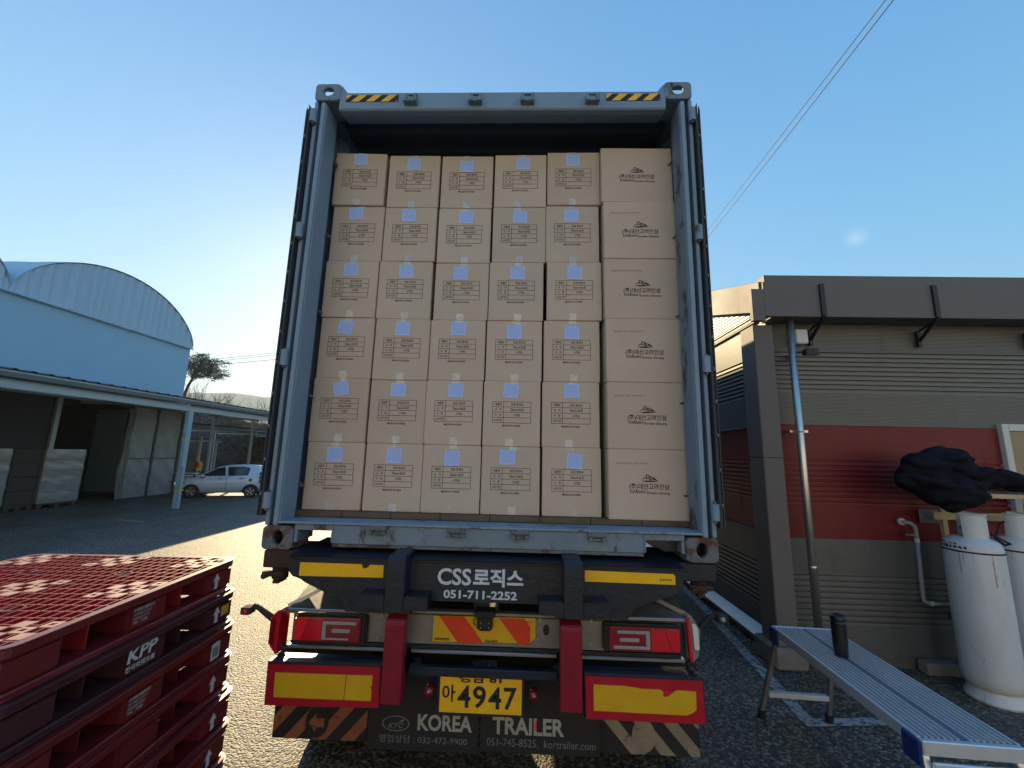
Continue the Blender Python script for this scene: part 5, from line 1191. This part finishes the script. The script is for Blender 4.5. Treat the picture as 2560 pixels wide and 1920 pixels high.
for sy in (1, -1):
    for pts in ([(-.10, .985), (.88, .975), (.62, 1.13), (.30, 1.32), (-.02, 1.40)], [(-1.02, 1.02), (-.20, .985), (-.14, 1.40), (-.78, 1.41), (-1.06, 1.36)]):
        q = cquad(pts, .012, sy); part('side_window', MB().quad(*(q if sy < 0 else q[::-1])), 'glass_dark', car, world=False)
    for x in (.08, -.78): part('door_handle', MB().box((x - .09) * S, (x + .09) * S, *sorted((sy * .795 * S, sy * .82 * S)), .86 * S, .885 * S), 'post_dark', car, world=False)
    for x in (-.17,): part('door_gap', MB().box((x - .004) * S, (x + .004) * S, *sorted((sy * .79 * S, sy * .803 * S)), .34 * S, .95 * S), 'ink', car, world=False)
    mi = part('mirror', MB().lathe([(0, -.09 * S), (.06 * S, -.07 * S), (.075 * S, 0), (.06 * S, .07 * S), (0, .09 * S)], (.78 * S, sy * .88 * S, .99 * S), 12, 'y'), 'car_white', car, smooth=True, world=False)
    part('mirror_foot', MB().box(.72 * S, .86 * S, *sorted((sy * .74 * S, sy * .86 * S)), .90 * S, .935 * S), 'ink', mi, world=False)
    for x in (1.185, -1.185):
        part('wheel_arch', MB().prism([(x * S + .345 * S * math.cos(t), .27 * S + .345 * S * math.sin(t)) for t in [R(a) for a in range(-10, 191, 12)]], 'y', sy * .70 * S, sy * .806 * S), 'ink', car, world=False)
        wl = part('wheel', MB().lathe([(.19 * S, -.08 * S), (.255 * S, -.085 * S), (.275 * S, -.05 * S), (.275 * S, .05 * S), (.255 * S, .085 * S), (.19 * S, .08 * S)], (x * S, sy * .745 * S, .275 * S), 28, 'y'), 'tyre', car, smooth=True, world=False)
        rm_ = MB(); yy = sy * .822 * S
        for k in range(5):
            a = 2 * math.pi * k / 5 + .3
            for da in (-.16, .16):
                c0 = (x * S + .03 * S * math.cos(a), yy, .275 * S + .03 * S * math.sin(a)); c1 = (x * S + .185 * S * math.cos(a + da), yy, .275 * S + .185 * S * math.sin(a + da))
                rm_.tube([c0, c1], .016 * S, 4)
        rm_.lathe([(.180 * S, 0), (.195 * S, 0)], (x * S, yy, .275 * S), 28, 'y')
        part('rim', rm_, 'bright_steel', wl, world=False)
        part('rim_well', MB().prism(circ(x * S, .275 * S, .19 * S, .19 * S, 24), 'y', sy * .80 * S, sy * .812 * S), 'ink', wl, world=False)
    tl = MB().box(-1.63 * S, -1.50 * S, *sorted((sy * .70 * S, sy * .775 * S)), .66 * S, 1.16 * S); tlo = part('tail_light', tl, 'ink', car, .01, world=False)
    for z in (.80, .99): part('lamp', MB().lathe([(0, -.01), (.065 * S, 0), (0, .012)], (-1.56 * S, sy * .782 * S, z * S), 14, 'y'), 'lamp_clear', tlo, world=False)
    part('headlight', MB().box(1.45 * S, 1.70 * S, *sorted((sy * .55 * S, sy * .74 * S)), .60 * S, .74 * S), 'lamp_clear', car, .01, world=False)
part('fuel_cap', MB().lathe([(.070 * S, 0), (.075 * S, .004), (0, .006)], (-1.15 * S, .79 * S, .80 * S), 16, 'y'), 'grey_trim', car, world=False)
part('windscreen', MB().quad(*[(x * S, y * S, z * S) for x, y, z in ((.96, -.62, .985), (.96, .62, .985), (.32, .52, 1.405), (.32, -.52, 1.405))]), 'glass_dark', car, world=False)
part('rear_window', MB().quad(*[(x * S, y * S, z * S) for x, y, z in ((-1.645, .58, 1.03), (-1.645, -.58, 1.03), (-1.53, -.50, 1.36), (-1.53, .50, 1.36))]), 'glass_dark', car, world=False)

# ================================================================== TREES, SHRUBS, WIRES
def pine(x, y, z0, label):
    t = thing('pine_tree', label, 'tree', (x, y, z0)); random.seed(8)
    tk = [(0, 0, -.4), (.1, 0, 1.2), (.3, 0, 2.6), (.62, 0, 4.0), (1.0, 0, 5.3), (1.5, .1, 6.3)]
    part('trunk', MB().tube([(a + .12 * math.sin(i * 2), b, c) for i, (a, b, c) in enumerate(tk)], [.20, .17, .145, .12, .09, .05], 8), 'bark', t, smooth=True, world=False)
    lf = MB(); limbs = MB(); tips = []
    for k in range(30):
        f = random.uniform(.62, 1); i = min(4, int(f * 5)); a = Vector(tk[i]); b = Vector(tk[i + 1]); p = a.lerp(b, f * 5 - i)
        ang = random.uniform(-.9, .9) + (0 if random.random() < .62 else math.pi); L = random.uniform(1.0, 2.9) * (1.15 - f * .35)
        e = p + Vector((math.cos(ang) * L, math.sin(ang) * L, random.uniform(.1, .9))); m_ = p.lerp(e, .5) + Vector((0, 0, .25))
        limbs.tube([p, m_, e], [.05, .03, .012], 5); tips += [e, m_.lerp(e, .5)]
    for e in tips:
        for q in range(5):
            c = e + Vector((random.gauss(0, .42), random.gauss(0, .42), random.gauss(.08, .13)))
            for _ in range(34):
                p = c + Vector((random.gauss(0, .20), random.gauss(0, .20), random.gauss(0, .07))); d = Vector((random.gauss(0, 1), random.gauss(0, 1), random.gauss(.5, .6))).normalized() * random.uniform(.08, .18)
                s_ = d.cross(Vector((random.random() - .5, random.random() - .5, random.random() - .5))).normalized() * .036; lf.quad(p - s_, p + s_, p + d)
    part('limbs', limbs, 'bark', t, world=False)
    place('crown', lf.mesh('crown', rec=False), 'pine_needles', t, world=False); return t
pine(-32.75, 35.5, 3.6, 'windswept pine tree with flat layered crown rising beside the barn corner')
def shrub(x, y, z0, h, label, seed, n=16):
    random.seed(seed); mb = MB()
    def br(p, d, L, r, dep):
        e = p + d * L; m_ = p + d * L * .5 + Vector((random.gauss(0, .04), random.gauss(0, .04), 0)) * L
        mb.tube([p, m_, e], [r, r * .8, r * .5], 4, False)
        if dep:
            for _ in range(random.choice((2, 3))):
                nd = (d + Vector((random.gauss(0, .38), random.gauss(0, .38), random.gauss(.08, .2)))).normalized(); br(p + d * L * random.uniform(.45, 1), nd, L * random.uniform(.5, .75), r * .55, dep - 1)
    for _ in range(n): br(Vector((random.gauss(0, .25), random.gauss(0, .25), 0)), Vector((random.gauss(0, .38), random.gauss(0, .38), 1)).normalized(), h * random.uniform(.35, .6), .022, 3)
    t = thing('bare_shrub', label, 'shrub', (x, y, z0), 0, 'leafless shrubs behind the canopy roof'); part('branches', mb, 'bark', t, world=False)
shrub(-29.8, 34.2, 3.9, 4.2, 'tall leafless shrub just right of the pine tree trunk', 1, 20)
shrub(-27.2, 33.5, 3.7, 3.7, 'leafless shrub in the middle above the canopy roof line', 2, 18)
shrub(-25.3, 36.5, 3.8, 3.0, 'small leafless shrub in front of the distant mountain', 3, 14)
def wire(nm, d1, t1, d2, t2, label, sag, r=.012, grp=None):
    a = CAM + Vector(d1) * t1; b = CAM + Vector(d2) * t2; a2 = a + (a - b) * .7; b2 = b + (b - a) * 1.2
    pts = [a2.lerp(b2, i / 30) + Vector((0, 0, -sag * (1 - (2 * i / 30 - 1) ** 2) + sag * .85)) for i in range(31)]
    me = MB().tube(pts, r, 5).mesh(nm, 0, True); o = place(nm, me, 'wire_black'); me.transform(Matrix.Translation(-pts[15])); o.location = pts[15]
    tag(o, label, 'wire', grp)
wire('overhead_wire', (.3799, .7943, .4744), 26, (.5242, .5160, .6773), 15, 'upper of two overhead wires crossing the sky right of the container', .15, .011)
wire('overhead_wire', (.3829, .7995, .4629), 26, (.5322, .5135, .6731), 15, 'lower of two overhead wires crossing the sky right of the container', .15, .013)
wire('power_line', (-.6222, .7646, .1681), 70, (-.5275, .8259, .1993), 62, 'top power line left of the container above the pine tree', .1, .03)
wire('power_line', (-.6215, .7660, .1640), 70, (-.5272, .8267, .1955), 62, 'middle power line left of the container above the pine tree', .1, .03)
wire('power_line', (-.6147, .7724, .1598), 70, (-.5284, .8284, .1856), 62, 'lowest power line left of the container beside the pine crown', .1, .035)

# distant air
hz_me = MB().box(-1900, 1900, -60, 2300, -2, 230).mesh('haze'); hz = bpy.data.objects.new('haze', hz_me); col.objects.link(hz); hz['kind'] = 'stuff'
hm = bpy.data.materials.new('haze_air'); hm.use_nodes = True; hn = hm.node_tree; hn.nodes.clear()
ho = hn.nodes.new('ShaderNodeOutputMaterial'); hv = hn.nodes.new('ShaderNodeVolumePrincipled'); hv.inputs['Color'].default_value = (.72, .86, 1, 1); hv.inputs['Density'].default_value = .00034; hv.inputs['Anisotropy'].default_value = .35
hn.links.new(hv.outputs[0], ho.inputs['Volume']); hz_me.materials.append(hm)
